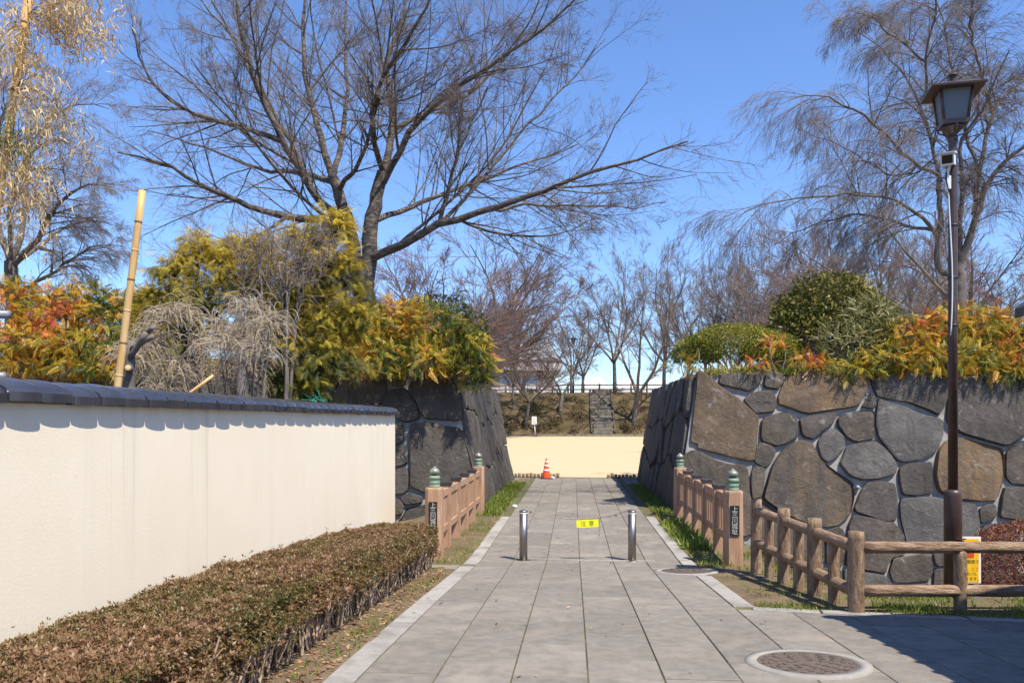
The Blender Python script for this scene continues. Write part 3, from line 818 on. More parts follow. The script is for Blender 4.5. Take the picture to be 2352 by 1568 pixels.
# ---------------------------------------------------------------- bridge railings with onion finials
def railing(X, Y0, Y1, label, text):
    t = thing('bridge_railing', label, 'railing', (X, Y0, 0), 'bridge railings along the path')
    n = 4; w = .245; H = 1.04
    for k, Y in enumerate((Y0, Y1)):
        g = Geo(); z0 = hground(X, Y) - .12
        prof = []
        # rounded square post, slightly bellied, chamfered head
        for (z, s) in ((z0, .96), (z0 + .20, 1.0), (.5, 1.03), (H - .03, 1.0), (H - .008, .965), (H, .90)):
            a = w / 2 * s; c = a * .62
            prof.append([(a, -c, z), (a, c, z), (c, a, z), (-c, a, z), (-a, c, z), (-a, -c, z), (-c, -a, z), (c, -a, z)])
        V = np.array(prof).reshape(-1, 3) + np.array((X, Y, 0)); f = []
        for r in range(len(prof) - 1):
            for i in range(8):
                j = (i + 1) % 8; f.append((r * 8 + i, r * 8 + j, r * 8 + 8 + j, r * 8 + 8 + i))
        f.append(tuple(range(8))[::-1]); f.append(tuple(8 * (len(prof) - 1) + i for i in range(8)))
        g.add(V, f); post = g.build('post', M['rail_wood'], t, False)
        g = Geo(); c = (X, Y, H)
        lathe(g, c, [(.083, -.005), (.083, .02), (.080, .022), (.080, .062), (.083, .064), (.083, .070), (.079, .072), (.079, .118), (.084, .121), (.086, .140), (.080, .158), (.066, .168), (.058, .170)], 24)
        fin = g.build('finial', M['green'], t)
        g = Geo(); lathe(g, c, [(.050, .168), (.044, .185), (.046, .192)], 20); g.build('neck', M['blackcap'], fin)
        g = Geo(); lathe(g, c, [(.046, .190), (.066, .203), (.074, .222), (.072, .243), (.056, .264), (.032, .279), (.014, .292), (.004, .306)], 24)
        g.build('onion', M['greymetal'], fin)
        if k == 0 and text:
            g = Geo(); box(g, (X, Y - w / 2 - .002, .63), (.105, .022, .40), bev=.003)
            pl = g.build('name_plate', M['black'], t, False)
            g = Geo()
            for sx in (-1, 1): box(g, (X + sx * .056, Y - w / 2 - .004, .63), (.008, .026, .416))
            for sz in (-1, 1): box(g, (X, Y - w / 2 - .004, .63 + sz * .204), (.12, .026, .008))
            g.build('plate_frame', M['blackcap'], pl, False)
            text_obj(text, .088, (X, Y - w / 2 - .0135, .63), M['letter'], pl, (0, -1, 0), vertical=True, spacing=.88, depth=.003)
    ps = [Y0 + (Y1 - Y0) * (k + 1) / (n + 1) for k in range(n)]
    for Y in ps:
        g = Geo(); z0 = hground(X, Y) - .12; box(g, (X, Y, (z0 + .985) / 2), (.145, .145, .985 - z0), bev=.008); p = g.build('short_post', M['rail_wood'], t, False)
        g = Geo(); box(g, (X, Y, 1.012), (.175, .175, .055), bev=.006)
        for sx in (-1, 1):
            for sy in (-1, 1): lathe(g, (X + sx * .088, Y + sy * .04, 1.012), [(.006, -.006), (.008, 0), (.006, .006)], 8)
        g.build('post_cap', M['blackcap'], p, False)
    ends = [Y0 + w / 2 - .01] + ps + [Y1 - w / 2 + .01]
    for i in range(n + 1):
        a = ends[i] + (.07 if i else 0); b = ends[i + 1] - (.07 if i < n else 0)
        g = Geo(); box(g, (X, (a + b) / 2, .895), (.085, b - a + .01, .12), bev=.008); g.build('top_rail', M['rail_wood'], t, False)
        g = Geo(); box(g, (X, (a + b) / 2, .345), (.085, b - a + .01, .11), bev=.008); g.build('bottom_rail', M['rail_wood'], t, False)
        k = 5; s = (b - a) / k
        for j in range(k):
            g = Geo(); box(g, (X, a + s * (j + .5), .62), (.045, s * .56, .448), bev=.005); g.build('baluster', M['rail_wood'], t, False)
    return t
railing(2.22, 11.72, 17.45, 'brown railing with onion finials before the tan stone wall by the log fence', '上三川城址')
railing(-2.02, 11.95, 17.55, 'brown railing with onion finials beside the white plaster wall and hedge end', '上三川城址')

# ---------------------------------------------------------------- log fence (bark-textured concrete)
fence = thing('log_fence', 'brown bark-textured log fence turning a corner in front of the stone wall', 'fence', (2.9, 7.7, .2))
def knobbly(g, a, b, r, S=14, K=14, seed=0, dome=False):
    a, b = np.array(a, float), np.array(b, float); rs = np.random.default_rng(seed)
    t = np.linspace(0, 1, K); P = a + (b - a) * t[:, None]
    dirv = (b - a) / np.linalg.norm(b - a)
    ref = np.array((1.0, .1, 0)) if abs(dirv[2]) > .8 else np.array((.05, .05, 1.0))
    u = np.cross(dirv, ref); u /= np.linalg.norm(u); v = np.cross(dirv, u)
    ang = np.linspace(0, 2 * math.pi, S, endpoint=False)
    groove = 1 + .035 * rs.normal(size=S)[None] + .02 * rs.normal(size=(K, S))
    R = r * groove
    if dome: R[-1] *= .93
    V = P[:, None] + R[..., None] * (np.cos(ang)[:, None] * u + np.sin(ang)[:, None] * v)
    idx = np.arange(K * S).reshape(K, S); nx_ = np.roll(idx, -1, 1)
    q = np.stack([idx[:-1], nx_[:-1], nx_[1:], idx[1:]], -1).reshape(-1, 4)
    n0 = g.n
    g.add(V.reshape(-1, 3), q)
    g.f.append((idx[0][::-1][None] + n0).astype(np.int32)); g.f.append((idx[-1][None] + n0).astype(np.int32))
LF = 3.13
def fpt(lat, d): return RIGHT * lat + FWD * d
posts = [7.52, 8.55, 9.52, 10.6]
for i, d in enumerate(posts):
    p = fpt(LF, d); z0 = hground(p[0], p[1]) - .15; zt = 1.0
    g = Geo(); knobbly(g, (p[0], p[1], z0), (p[0], p[1], zt), .072, seed=20 + i, dome=True); g.build('post', M['log'], fence)
for i in range(3):
    d0, d1 = posts[i], posts[i + 1]
    p = fpt(LF, (d0 + d1) / 2); z0 = hground(p[0], p[1]) - .15
    g = Geo(); knobbly(g, (p[0], p[1], z0), (p[0], p[1], .815), .056, seed=30 + i, dome=True); g.build('baluster', M['log'], fence)
    for (z, r) in ((.855, .056), (.445, .056)):
        a, b = fpt(LF, d0 + .05), fpt(LF, d1 - .05)
        g = Geo(); knobbly(g, (a[0], a[1], z), (b[0], b[1], z - (.0 if z > .6 else .0)), r, seed=40 + i, K=12); g.build('rail', M['log_v'], fence)
pc = fpt(LF, 7.52)
for k in range(3):
    a, b = fpt(LF + 1.93 * k + (.06 if k == 0 else 0), 7.52), fpt(LF + 1.93 * (k + 1), 7.52)
    if k:
        z0 = hground(a[0], a[1]) - .15
        g = Geo(); knobbly(g, (a[0], a[1], z0), (a[0], a[1], 1.0), .072, seed=60 + k, dome=True); g.build('post', M['log'], fence)
        a = fpt(LF + 1.93 * k + .06, 7.52)
    m_ = fpt(LF + 1.93 * k + .95, 7.52)
    g = Geo(); knobbly(g, (m_[0], m_[1], hground(m_[0], m_[1]) - .15), (m_[0], m_[1], .83), .057, seed=70 + k, dome=True); g.build('baluster', M['log'], fence)
    for (z, r) in ((.853, .056), (.46, .056)):
        g = Geo(); knobbly(g, (a[0], a[1], z), (b[0], b[1], z), r, seed=80 + k, K=20); g.build('rail', M['log_h'], fence)

# ---------------------------------------------------------------- bollards, chain, caution plate
def bollard():
    t = thing('bollard', 'stainless steel bollard holding an end of the sagging chain', 'bollard', (0, 0, 0), 'bollards across the path')
    g = Geo(); lathe(g, (0, 0, 0), [(.0575, -.05), (.0575, .675)], 32); g.build('post', M['steel'], t)
    g = Geo(); lathe(g, (0, 0, 0), [(.0580, .674), (.0580, .690)], 32); g.build('white_band', M['white'], t)
    g = Geo(); lathe(g, (0, 0, 0), [(.0585, .690), (.0605, .700), (.0605, .712), (.050, .722), (.01, .727)], 32); c = g.build('cap', M['steel'], t)
    g = Geo(); a = np.linspace(0, 2 * math.pi, 14); tube(g, np.stack([.016 * np.cos(a), np.zeros(14), .738 + .016 * np.sin(a)], 1), .0035, 6); g.build('ring', M['chain'], c)
    g = Geo(); lathe(g, (0, 0, 0), [(.10, -.02), (.10, .004), (.062, .008)], 32); g.build('base_plate', M['steel'], t)
    return t
bL = bollard(); bR = copy_tree(bL)
bL['label'] = 'stainless steel bollard at the chain end nearer the hedge'; bR['label'] = 'stainless steel bollard at the chain end nearer the log fence'
pl_ = N(1325, 1417.5, 11.9); pr_ = N(1600, 1420, 11.86)
BX = [pl_[0], pr_[0]]; BY = [pl_[1], pr_[1]]
bL.location = (BX[0], BY[0], gz(BY[0])); bR.location = (BX[1], BY[1], gz(BY[1]))
A = np.array((BX[0] + .02, BY[0], .74)); B = np.array((BX[1] - .02, BY[1], .74))
def catenary(t): return A + (B - A) * t + np.array((0, 0, -.145 * 4 * t * (1 - t)))
ch = thing('chain', 'thin rusty chain hung between the two steel bollards', 'chain', tuple((A + B) / 2))
g = Geo()
def link(g, c, dirv, roll, L=.022):
    dirv = dirv / np.linalg.norm(dirv); side = np.cross(dirv, (0, 0, 1.0)); side /= np.linalg.norm(side) + 1e-9; upv = np.cross(side, dirv)
    s = side * math.cos(roll) + upv * math.sin(roll)
    a = np.linspace(0, 2 * math.pi, 9)
    tube(g, c + np.outer(np.cos(a) * L * .62, dirv) + np.outer(np.sin(a) * L * .32, s), .0032, 4, cap=False)
n = 78
for i in range(n):
    t0 = (i + .5) / n; link(g, catenary(t0), catenary(t0 + .01) - catenary(t0 - .01), math.pi / 2 * (i % 2) + .4)
g.build('links', M['chain'], ch, False)
g = Geo(); q0 = catenary(.705)
for i in range(13): link(g, q0 + np.array((0, 0, -.02 * i - .01)), np.array((.01, .01, -1.0)), math.pi / 2 * (i % 2))
g.build('hanging_end', M['chain'], ch, False)
g = Geo()
for t0 in (.055, .86):
    c = catenary(t0); box(g, c + np.array((0, 0, -.02)), (.028, .016, .034), bev=.003)
g.build('padlock', M['chain'], ch, False)
sg = thing('caution_plate', 'small bright yellow caution plate hanging from the chain', 'sign', tuple(catenary(.59)))
pa, pb = catenary(.5), catenary(.70)
c = (catenary(.485) + catenary(.70)) / 2 + np.array((0, -.008, -.072)); tilt = .05
def plate_pt(u, v, dy=0): return c + np.array((u * math.cos(tilt) - v * math.sin(tilt), dy, u * math.sin(tilt) + v * math.cos(tilt)))
g = Geo(); V = [plate_pt(u, v, dy) for dy in (-.003, .003) for (u, v) in ((-.157, -.054), (.157, -.054), (.157, .054), (-.157, .054))]
g.add(V, [(0, 1, 2, 3), (7, 6, 5, 4), (0, 4, 5, 1), (1, 5, 6, 2), (2, 6, 7, 3), (3, 7, 4, 0)]); pl = g.build('plate', M['yellow'], sg, False)
for s, u in (('注', -.06), ('意', .055)):
    o = text_obj(s, .085, plate_pt(u, -.006, -.0035), M['ink'], sg, (0, -1, 0), depth=.0008)
g = Geo()
for u in (-.13, .13): tube(g, [plate_pt(u, .05), plate_pt(u, .074)], .003, 6)
g.build('hook', M['chain'], sg)

# ---------------------------------------------------------------- street lamp with lantern
LD = 8.7; lb = fpt((2412 / 1.10204 - CX) / F_PX * LD, LD); lx, ly = lb[0], lb[1]; lz = hground(lx, ly)
lamp = thing('street_lamp', 'tall brown street lamp with a square lantern behind the log fence', 'street lamp', (lx, ly, lz))
g = Geo(); lathe(g, (lx, ly, 0), [(.088, lz - .1), (.088, 1.22), (.085, 1.255), (.072, 1.278), (.05, 1.285)], 28); bt = g.build('base_tube', M['lampmetal'], lamp)
g = Geo(); box(g, (lx + .035, ly - .086, lz + .42), (.075, .012, .40), bev=.002); box(g, (lx + .035, ly - .094, lz + .635), (.10, .02, .012)); g.build('access_door', M['lampmetal'], bt, False)
g = Geo(); lathe(g, (lx, ly, 0), [(.048, 1.28), (.0465, 3.4), (.044, 5.02), (.044, 5.05)], 24); g.build('pole', M['lampmetal'], lamp)
g = Geo(); lathe(g, (lx, ly, 0), [(.050, 4.94), (.050, 5.0)], 20)
g.build('pole_collar', M['lampmetal'], lamp)
ZB, ZT = 5.15, 5.46; LR = math.radians(-10)
def sq(r, z, rot=LR): return [(lx + r * math.cos(rot + k * math.pi / 2 + math.pi / 4), ly + r * math.sin(rot + k * math.pi / 2 + math.pi / 4), z) for k in range(4)]
g = Geo(); lathe(g, (lx, ly, 0), [(.050, 5.02), (.075, 5.05), (.11, 5.075), (.11, 5.09)], 20)
for zz, r in ((5.115, .175),):
    V = sq(r, zz - .015) + sq(r * 1.04, zz + .03); g.add(V, [(3, 2, 1, 0), (4, 5, 6, 7)] + [(i, (i + 1) % 4, (i + 1) % 4 + 4, i + 4) for i in range(4)])
for k in range(4):
    a = LR + k * math.pi / 2; tube(g, [(lx + .05 * math.cos(a), ly + .05 * math.sin(a), 5.0), (lx + .13 * math.cos(a), ly + .13 * math.sin(a), 5.03), (lx + .16 * math.cos(a), ly + .16 * math.sin(a), 5.085)], .008, 6)
tray = g.build('lantern_tray', M['lampmetal'], lamp, False)
b0, b1 = sq(.165, ZB), sq(.212, ZT)
for k in range(4):
    g = Geo(); tube(g, [b0[k], b1[k]], .0155, 6); g.build('lantern_corner', M['lampmetal'], lamp)
    j = (k + 1) % 4; g = Geo()
    cen = np.array((lx, ly, 0)); A0, A1, B0, B1 = [np.array(v) for v in (b0[k], b0[j], b1[k], b1[j])]
    ins = lambda p: cen * np.array((1, 1, 0)) * .02 + p * np.array((.98, .98, 1))
    V = [ins(A0), ins(A1), ins(B1), ins(B0)]
    nrm = np.cross(V[1] - V[0], V[3] - V[0]); nrm /= np.linalg.norm(nrm)
    g.add(V + [v - nrm * .004 for v in V], [(0, 1, 2, 3), (7, 6, 5, 4), (0, 4, 5, 1), (1, 5, 6, 2), (2, 6, 7, 3), (3, 7, 4, 0)])
    g.build('lantern_pane', M['pane'], lamp, False)
g = Geo()
V = sq(.365, ZT - .008) + sq(.37, ZT + .010) + sq(.22, ZT + .060) + sq(.08, ZT + .10)
g.add(V, [(3, 2, 1, 0), (12, 13, 14, 15)] + [(r + i, r + (i + 1) % 4, r + (i + 1) % 4 + 4, r + i + 4) for r in (0, 4, 8) for i in range(4)])
rf = g.build('lantern_roof', M['lampmetal'], lamp, False)
g = Geo(); lathe(g, (lx, ly, ZT), [(.05, .095), (.034, .13), (.032, .165), (.055, .170), (.052, .183), (.02, .19)], 18); g.build('roof_knob', M['lampmetal'], rf)
g = Geo(); lathe(g, (lx, ly, ZB), [(.03, .0), (.03, .1), (.05, .14), (.05, .25), (.02, .29)], 16); g.build('bulb', M['white'], tray)
# white cable up the pole
cab = []
for z in np.linspace(2.9, 4.5, 20):
    a = math.radians(215 + 26 * math.sin(z * 2.3)); cab.append((lx + .054 * math.cos(a), ly + .054 * math.sin(a), z))
g = Geo(); tube(g, cab, .007, 6); g.build('cable', M['cctv'], lamp)
g = Geo()
for z in (3.0, 3.5, 4.05): lathe(g, (lx, ly, 0), [(.0515, z), (.0515, z + .018)], 16)
g.build('cable_tie', M['black'], lamp)
# security camera clamped to the pole
cc = thing('security_camera', 'white box security camera clamped to the lamp pole', 'camera', (lx - .08, ly - .06, 4.78))
cz = 2 + (1066 - 411) / 2092 * LD; cx_ = lx - .085; cyy = ly - .09
dv = Vector((-.45, -.85, -.22)).normalized(); upv = Vector((0, 0, 1)); sd = dv.cross(upv).normalized(); uu = sd.cross(dv)
def cbox(g, c, w, h, l):
    V = []
    for s in (-1, 1):
        for (a, b) in ((-1, -1), (1, -1), (1, 1), (-1, 1)):
            V.append(Vector(c) + dv * (s * l / 2) + sd * (a * w / 2) + uu * (b * h / 2))
    g.add([tuple(v) for v in V], [(3, 2, 1, 0), (4, 5, 6, 7), (0, 1, 5, 4), (1, 2, 6, 5), (2, 3, 7, 6), (3, 0, 4, 7)])
g = Geo(); cbox(g, (cx_, cyy, cz), .125, .115, .28); cbox(g, tuple(Vector((cx_, cyy, cz)) + uu * .066 + dv * .02), .15, .014, .34); hs = g.build('housing', M['cctv'], cc, False)
g = Geo(); cbox(g, tuple(Vector((cx_, cyy, cz)) + dv * .141), .10, .085, .006); g.build('lens_window', M['glassdark'], hs, False)
g = Geo(); tube(g, [(cx_ + .03, cyy + .03, cz - .04), (lx - .07, ly - .035, cz - .12), (lx - .055, ly - .02, cz - .21)], .016, 8); box(g, (lx - .055, ly - .015, cz - .22), (.04, .05, .14), bev=.004)
g.build('bracket', M['cctv'], cc, False)
g = Geo()
for k in range(2): tube(g, [(cx_ + .02, cyy + .06, cz - .03), (lx - .09 - .01 * k, ly - .05, cz - .18), (lx - .06, ly - .05, cz - .33), (lx - .05, ly - .045, cz - .36)], .005, 5)
g.build('cable', M['black'], cc)
# yellow notice board tied behind the lamp foot
nb = thing('notice_board', 'yellow and red notice board standing beside the lamp foot', 'sign', tuple(fpt(4.9, 8.9)))
pA = N(2402, 1358, 8.85); pB = N(2483, 1475, 8.85)
def nbp(u, v, dy=0.0):                                   # u,v 0..1
    p = pA + (pB - pA) * np.array((0, 0, 1)) * (1 - v) + RIGHT * ((pB - pA) @ RIGHT) * u
    return p + FWD * dy
def nb_quad(g, u0, u1, v0, v1, dy, th=.002):
    V = [nbp(u, v, y) for y in (dy, dy + th) for (u, v) in ((u0, v0), (u1, v0), (u1, v1), (u0, v1))]
    g.add(V, [(0, 1, 2, 3), (7, 6, 5, 4), (0, 4, 5, 1), (1, 5, 6, 2), (2, 6, 7, 3), (3, 7, 4, 0)])
g = Geo(); nb_quad(g, 0, 1, 0, 1, 0, .02); bd = g.build('board', M['white'], nb, False)
g = Geo(); nb_quad(g, .03, .93, .025, .955, -.003, .0028); fc = g.build('yellow_face', M['signyellow'], bd, False)
g = Geo(); nb_quad(g, .08, .78, .55, .90, -.005, .0018); g.build('red_panel', M['signred'], bd, False)
g = Geo(); nb_quad(g, .04, .20, -.75, 0, .004, .02); nb_quad(g, .80, .96, -.75, 0, .004, .02); g.build('leg', M['pipe'], nb, False)
fdir = tuple(-FWD)
text_obj('お願い', .09, nbp(.43, .72, -.0062), M['signyellow'], bd, fdir, depth=.0008)
for s, v in (('ルールの範囲で', .46), ('園内には、ここ', .30), ('の自転車いた', .20), ('ていただきます。', .09)):
    text_obj(s, .043, nbp(.50, v, -.0040), M['ink'], bd, fdir, depth=.0006)

# ---------------------------------------------------------------- traffic cone, far sign, log edging
cp = N(1383, 1211, 2 * F_PX / (1211 / 1.10204 - HY)); cp[2] = gz(cp[1])
cone = thing('traffic_cone', 'orange traffic cone with white bands at the edge of the sandy field', 'traffic cone', tuple(cp))
g = Geo(); prof = [(.155, .03), (.15, .05), (.028, .70), (.02, .71)]; lathe(g, cp, prof, 24); g.build('body', M['cone'], cone)
for (z0, z1) in ((.26, .33), (.42, .49), (.56, .62)):
    r = lambda z: .15 + (.028 - .15) * (z - .05) / .65 + .003
    g = Geo(); lathe(g, cp, [(r(z0), z0), (r(z1), z1)], 24); g.build('white_band', M['white'], cone)
g = Geo(); box(g, cp + np.array((0, 0, .018)), (.40, .40, .034), .2, bev=.008); g.build('base', M['blackcap'], cone, False)
g = Geo(); w_ = N(1399, 1210, 29.0); w_[2] = gz(w_[1]) + .03; lathe(g, w_, [(.07, -.03), (.085, 0), (.05, .035)], 9)
g.build('white_weight', M['white'], None, label='white weight lying beside the orange traffic cone', cat='weight')
sp = on_ground(1230, 998, hground, 40, 90); sp[1] = min(sp[1], 69.6); sp[2] = gz(sp[1])
fs = thing('park_sign', 'white sign on a thin post below the far embankment', 'sign', tuple(sp))
g = Geo(); tube(g, [sp + np.array((0, 0, -.1)), sp + np.array((-.05, 0, 1.0))], .035, 8); g.build('post', M['white'], fs)
g = Geo(); box(g, sp + np.array((-.08, -.04, 1.33)), (.42, .03, .68)); b_ = g.build('board', M['white'], fs, False)
g = Geo(); 
for k in range(5): box(g, sp + np.array((-.08, -.059, 1.52 - .1 * k)), (.26 - .05 * (k % 2), .004, .035))
g.build('print', plain('pale_print', (.62, .45, .42), .6), b_, False)
def log_edge(xs_, ys_, y0, n, label):
    t = thing('log_edging', label, 'edging', (xs_, y0, 0), 'log edging at the field')
    for i in range(n):
        g = Geo(); h = random.uniform(.10, .17); lathe(g, (xs_ + (ys_ - xs_) * i / (n - 1), y0, 0), [(.058, -.1), (.058, h - .012), (.05, h)], 9)
        g.build('log', M['log'], t)
log_edge(-2.05, -.55, 29.55, 12, 'row of short log stakes by the dark stone wall at the field edge')
log_edge(1.25, 2.15, 29.55, 8, 'row of short log stakes in the shaded corner at the field edge')
g = Geo(); p = N(1303, 1281, 19.4); lathe(g, (p[0], p[1], 0), [(.055, -.02), (.065, .02), (.04, .045), (.01, .05)], 8)
g.build('pale_stone', M['white'], None, False, label='small pale stone on the grass edge by the left railing', cat='stone')

# ---------------------------------------------------------------- gate house at the right, just outside the frame; its eave shades the forecourt
SV = np.array((SUN.x, SUN.y)) / SUN.z
sc = N(2126, 1560, 7.24); hh = 2.5
C0 = np.array((sc[0] + SV[0] * hh, sc[1] + SV[1] * hh, .29 + hh))
gh = thing('gate_house', 'tiled eave corner of a gate house at the edge of the forecourt', 'building', (C0[0] + 3, 0, .4))
e1 = np.array((.965, .26, 0)); e2 = np.array((0, -1.0, 0))
def rp(u, v, z=0): return C0 + e1 * u + e2 * v + np.array((0, 0, z))
g = Geo(); RL, RW = 9.0, 6.5
V = [rp(0, 0), rp(RW, 0), rp(RW, RL), rp(0, RL), rp(0, 0, .1), rp(RW, 0, .1), rp(RW, RL, .1), rp(0, RL, .1), rp(RW / 2, 2.5, 1.5), rp(RW / 2, RL - 2.5, 1.5)]
g.add(V, [(3, 2, 1, 0), (0, 1, 5, 4), (1, 2, 6, 5), (2, 3, 7, 6), (3, 0, 4, 7), (4, 5, 8), (6, 7, 9), (5, 6, 9, 8), (7, 4, 8, 9)])
roof = g.build('roof', M['tile'], gh, False)
for k in range(34):
    g = Geo(); a = rp(.0, .13 + .26 * k, .09); tube(g, [a, a + np.array((.5, 0, .2))], .05, 8); g.build('eave_tile', M['tile'], roof)
g = Geo(); a = rp(-.02, -.02, .0)
V = []
corner = N(2571, 786, 6.12)
for (p_, w_, h_) in ((np.array(a) + np.array((.25, -.05, 0)), .07, .14), (np.array(a) + np.array((.02, -.01, .01)), .06, .13), (corner + np.array((.02, 0, -.05)), .05, .07)):
    for (s, z) in ((-1, 0), (1, 0), (1, 1), (-1, 1)): V.append(p_ + np.array((0, s * w_, z * h_)))
g.add(V, [(3, 2, 1, 0), (8, 9, 10, 11)] + [(r + i, r + (i + 1) % 4, r + (i + 1) % 4 + 4, r + i + 4) for r in (0, 4) for i in range(4)])
g.build('corner_tile', M['tile'], roof, False)
g = Geo()
for (u, v) in ((1.2, 1.2), (RW - .4, 1.2), (1.2, RL - .6), (RW - .4, RL - .6), (1.2, RL / 2)):
    p = rp(u, v); z0 = gz(p[1]) - .2; box(g, (p[0], p[1], (z0 + C0[2]) / 2), (.22, .22, C0[2] - z0 + .05))
    g.build('pillar', M['lampmetal'], gh, False); g = Geo()
p = rp(RW - .3, RL / 2); box(g, (p[0], p[1], 1.5), (.15, 7.0, 2.9)); g.build('back_wall', M['plaster'], gh, False)
g = Geo(); p = rp(1.25, RL / 2 + .6); box(g, (p[0], p[1], 1.55), (.12, RL - 1.6, 2.95)); g.build('sky_block_wall', surf('dark_boards', [(.3, (.035, .024, .017)), (.7, (.06, .042, .03))], 6, .8, .3, 30, .01, stretch=(1, 4, .3)), gh, False)  # unseen board wall, added to block skylight and deepen the forecourt shade
# grey pipe frame poking in behind the plaster wall at the left
pf = thing('pipe_frame', 'grey pipe ends poking out behind the plaster wall', 'pipe frame', tuple(N(-160, 1000, 6.0)))
g = Geo(); a = N(24, 796, 6.0); b = N(-200, 792, 6.0); tube(g, [a, b], .030, 12); g.build('pipe', M['pipe'], pf)
g = Geo(); a = N(12, 952, 6.0); b = N(-200, 950, 6.0); tube(g, [a, b], .030, 12); g.build('pipe', M['pipe'], pf)
g = Geo(); a = N(-190, 700, 6.05); tube(g, [a, (a[0], a[1], -.1)], .03, 12); g.build('post', M['pipe'], pf)
# ================================================================ VEGETATION
def grow(start, dirs, length, K, wig, up, rs, droop=0.0):
    """N branches; returns (N,K,3)"""
    Nn = len(start); P = np.zeros((Nn, K, 3)); P[:, 0] = start
    d = dirs / (np.linalg.norm(dirs, axis=1, keepdims=True) + 1e-9)
    step = (np.asarray(length) / (K - 1))[:, None]
    for k in range(1, K):
        d = d + rs.normal(size=d.shape) * wig
        d[:, 2] += up - droop * (k / (K - 1))
        d = d / (np.linalg.norm(d, axis=1, keepdims=True) + 1e-9)
        P[:, k] = P[:, k - 1] + d * step
    return P
def spawn(P, R, count, t0, t1, a0, a1, rs, lenf, lmin=.1, rk=.5, rmin=.003, rmax=9.0):
    Nn, K, _ = P.shape
    seg = np.linalg.norm(np.diff(P, axis=1), axis=2); L = seg.sum(1)
    t = np.sort(rs.uniform(t0, t1, (Nn, count)), 1)
    x = t * (K - 1); i = np.clip(x.astype(int), 0, K - 2); f = (x - i)[..., None]
    ar = np.arange(Nn)[:, None]
    pos = P[ar, i] * (1 - f) + P[ar, i + 1] * f
    tan = P[ar, i + 1] - P[ar, i]; tan = tan / (np.linalg.norm(tan, axis=2, keepdims=True) + 1e-9)
    r = R[ar, i] * (1 - f[..., 0]) + R[ar, i + 1] * f[..., 0]
    v = rs.normal(size=tan.shape); v -= (v * tan).sum(2, keepdims=True) * tan; v /= np.linalg.norm(v, axis=2, keepdims=True) + 1e-9
    a = rs.uniform(a0, a1, (Nn, count, 1))
    d = tan * np.cos(a) + v * np.sin(a)
    ln = np.maximum(lmin, lenf * L[:, None] * (1 - .55 * t) * rs.uniform(.65, 1.35, t.shape))
    return pos.reshape(-1, 3), d.reshape(-1, 3), ln.ravel(), np.clip(r.ravel() * rk, rmin, rmax)
def taper(r0, K, end=.25):
    return r0[:, None] * np.linspace(1, end, K)[None]
def resample(pts, K):
    pts = np.asarray(pts, float)
    for _ in range(2):
        a = pts[:-1] * .75 + pts[1:] * .25; b = pts[:-1] * .25 + pts[1:] * .75
        pts = np.concatenate([pts[:1], np.stack([a, b], 1).reshape(-1, 3), pts[-1:]])
    s = np.concatenate([[0], np.cumsum(np.linalg.norm(np.diff(pts, axis=0), axis=1))]); u = np.linspace(0, s[-1], K)
    return np.stack([np.interp(u, s, pts[:, k]) for k in range(3)], 1)
def traced_tree(name, label, cat_, limbs, base_loc, depth, seed, bark, twig, counts=(12, 9, 8), wig=.10, up=.02, droop=(0, 0, 0), lens=(.45, .42, .38), angs=((.45, .95), (.4, .9), (.4, .9)), t0=.28, extra=0, group=None, lk=1.0):
    """limbs: list of ([(x,y,ddepth)...], r0, r1) traced in photo pixels"""
    rs = np.random.default_rng(seed)
    t = thing(name, label, cat_, tuple(base_loc), group)
    K = 16; Ps = []; Rs = []
    gT = Geo()
    for pts, r0, r1 in limbs:
        P = resample([D(x, y, depth + dd) for x, y, dd in pts], K)
        P[1:-1] += rs.normal(size=(K - 2, 3)) * .025
        Ps.append(P); Rs.append(np.linspace(r0, r1, K))
    Ps = np.array(Ps); Rs = np.array(Rs)
    Rs = Rs * np.where(Rs[:, :1] > .22, .5 + .5 * lk, lk); tubes(gT, Ps, Rs, 10)
    br = [i for i, l in enumerate(limbs) if l[2] < .06]
    P, R = Ps[br], Rs[br]
    gC = Geo()
    if extra:
        s, d, ln, r = spawn(P, R, extra, .08, .75, .45, 1.0, rs, .75, .6, rmax=.05)
        Pe = grow(s, d, ln, K, wig * .8, up + .02, rs); Re = taper(r, K, .2)
        tubes(gT, Pe, Re, 6); P = np.concatenate([P, Pe]); R = np.concatenate([R, Re])
    s, d, ln, r = spawn(P, R, counts[0], t0, 1.0, *angs[0], rs, lens[0], .4, rmax=.023)
    P1 = grow(s, d, ln, 9, wig, up, rs, droop[0]); R1 = taper(r, 9, .3); tubes(gT, P1, R1, 5)
    s, d, ln, r = spawn(P1, R1, counts[1], .15, 1.0, *angs[1], rs, lens[1], .25, rmax=.0072)
    P2 = grow(s, d, ln, 6, wig, up, rs, droop[1]); R2 = taper(r, 6, .45); tubes(gC, P2, R2, 3)
    s, d, ln, r = spawn(P2, R2, counts[2], .15, 1.0, *angs[2], rs, lens[2], .15)
    K3 = 3
    P3 = grow(s, d, ln, K3, wig, up, rs, droop[2]); R3 = taper(np.clip(r, .0032, .0042), K3, .6); tubes(gC, P3, R3, 3)
    gT.build('trunk', bark, t); gC.build('crown', twig, t)
    return t
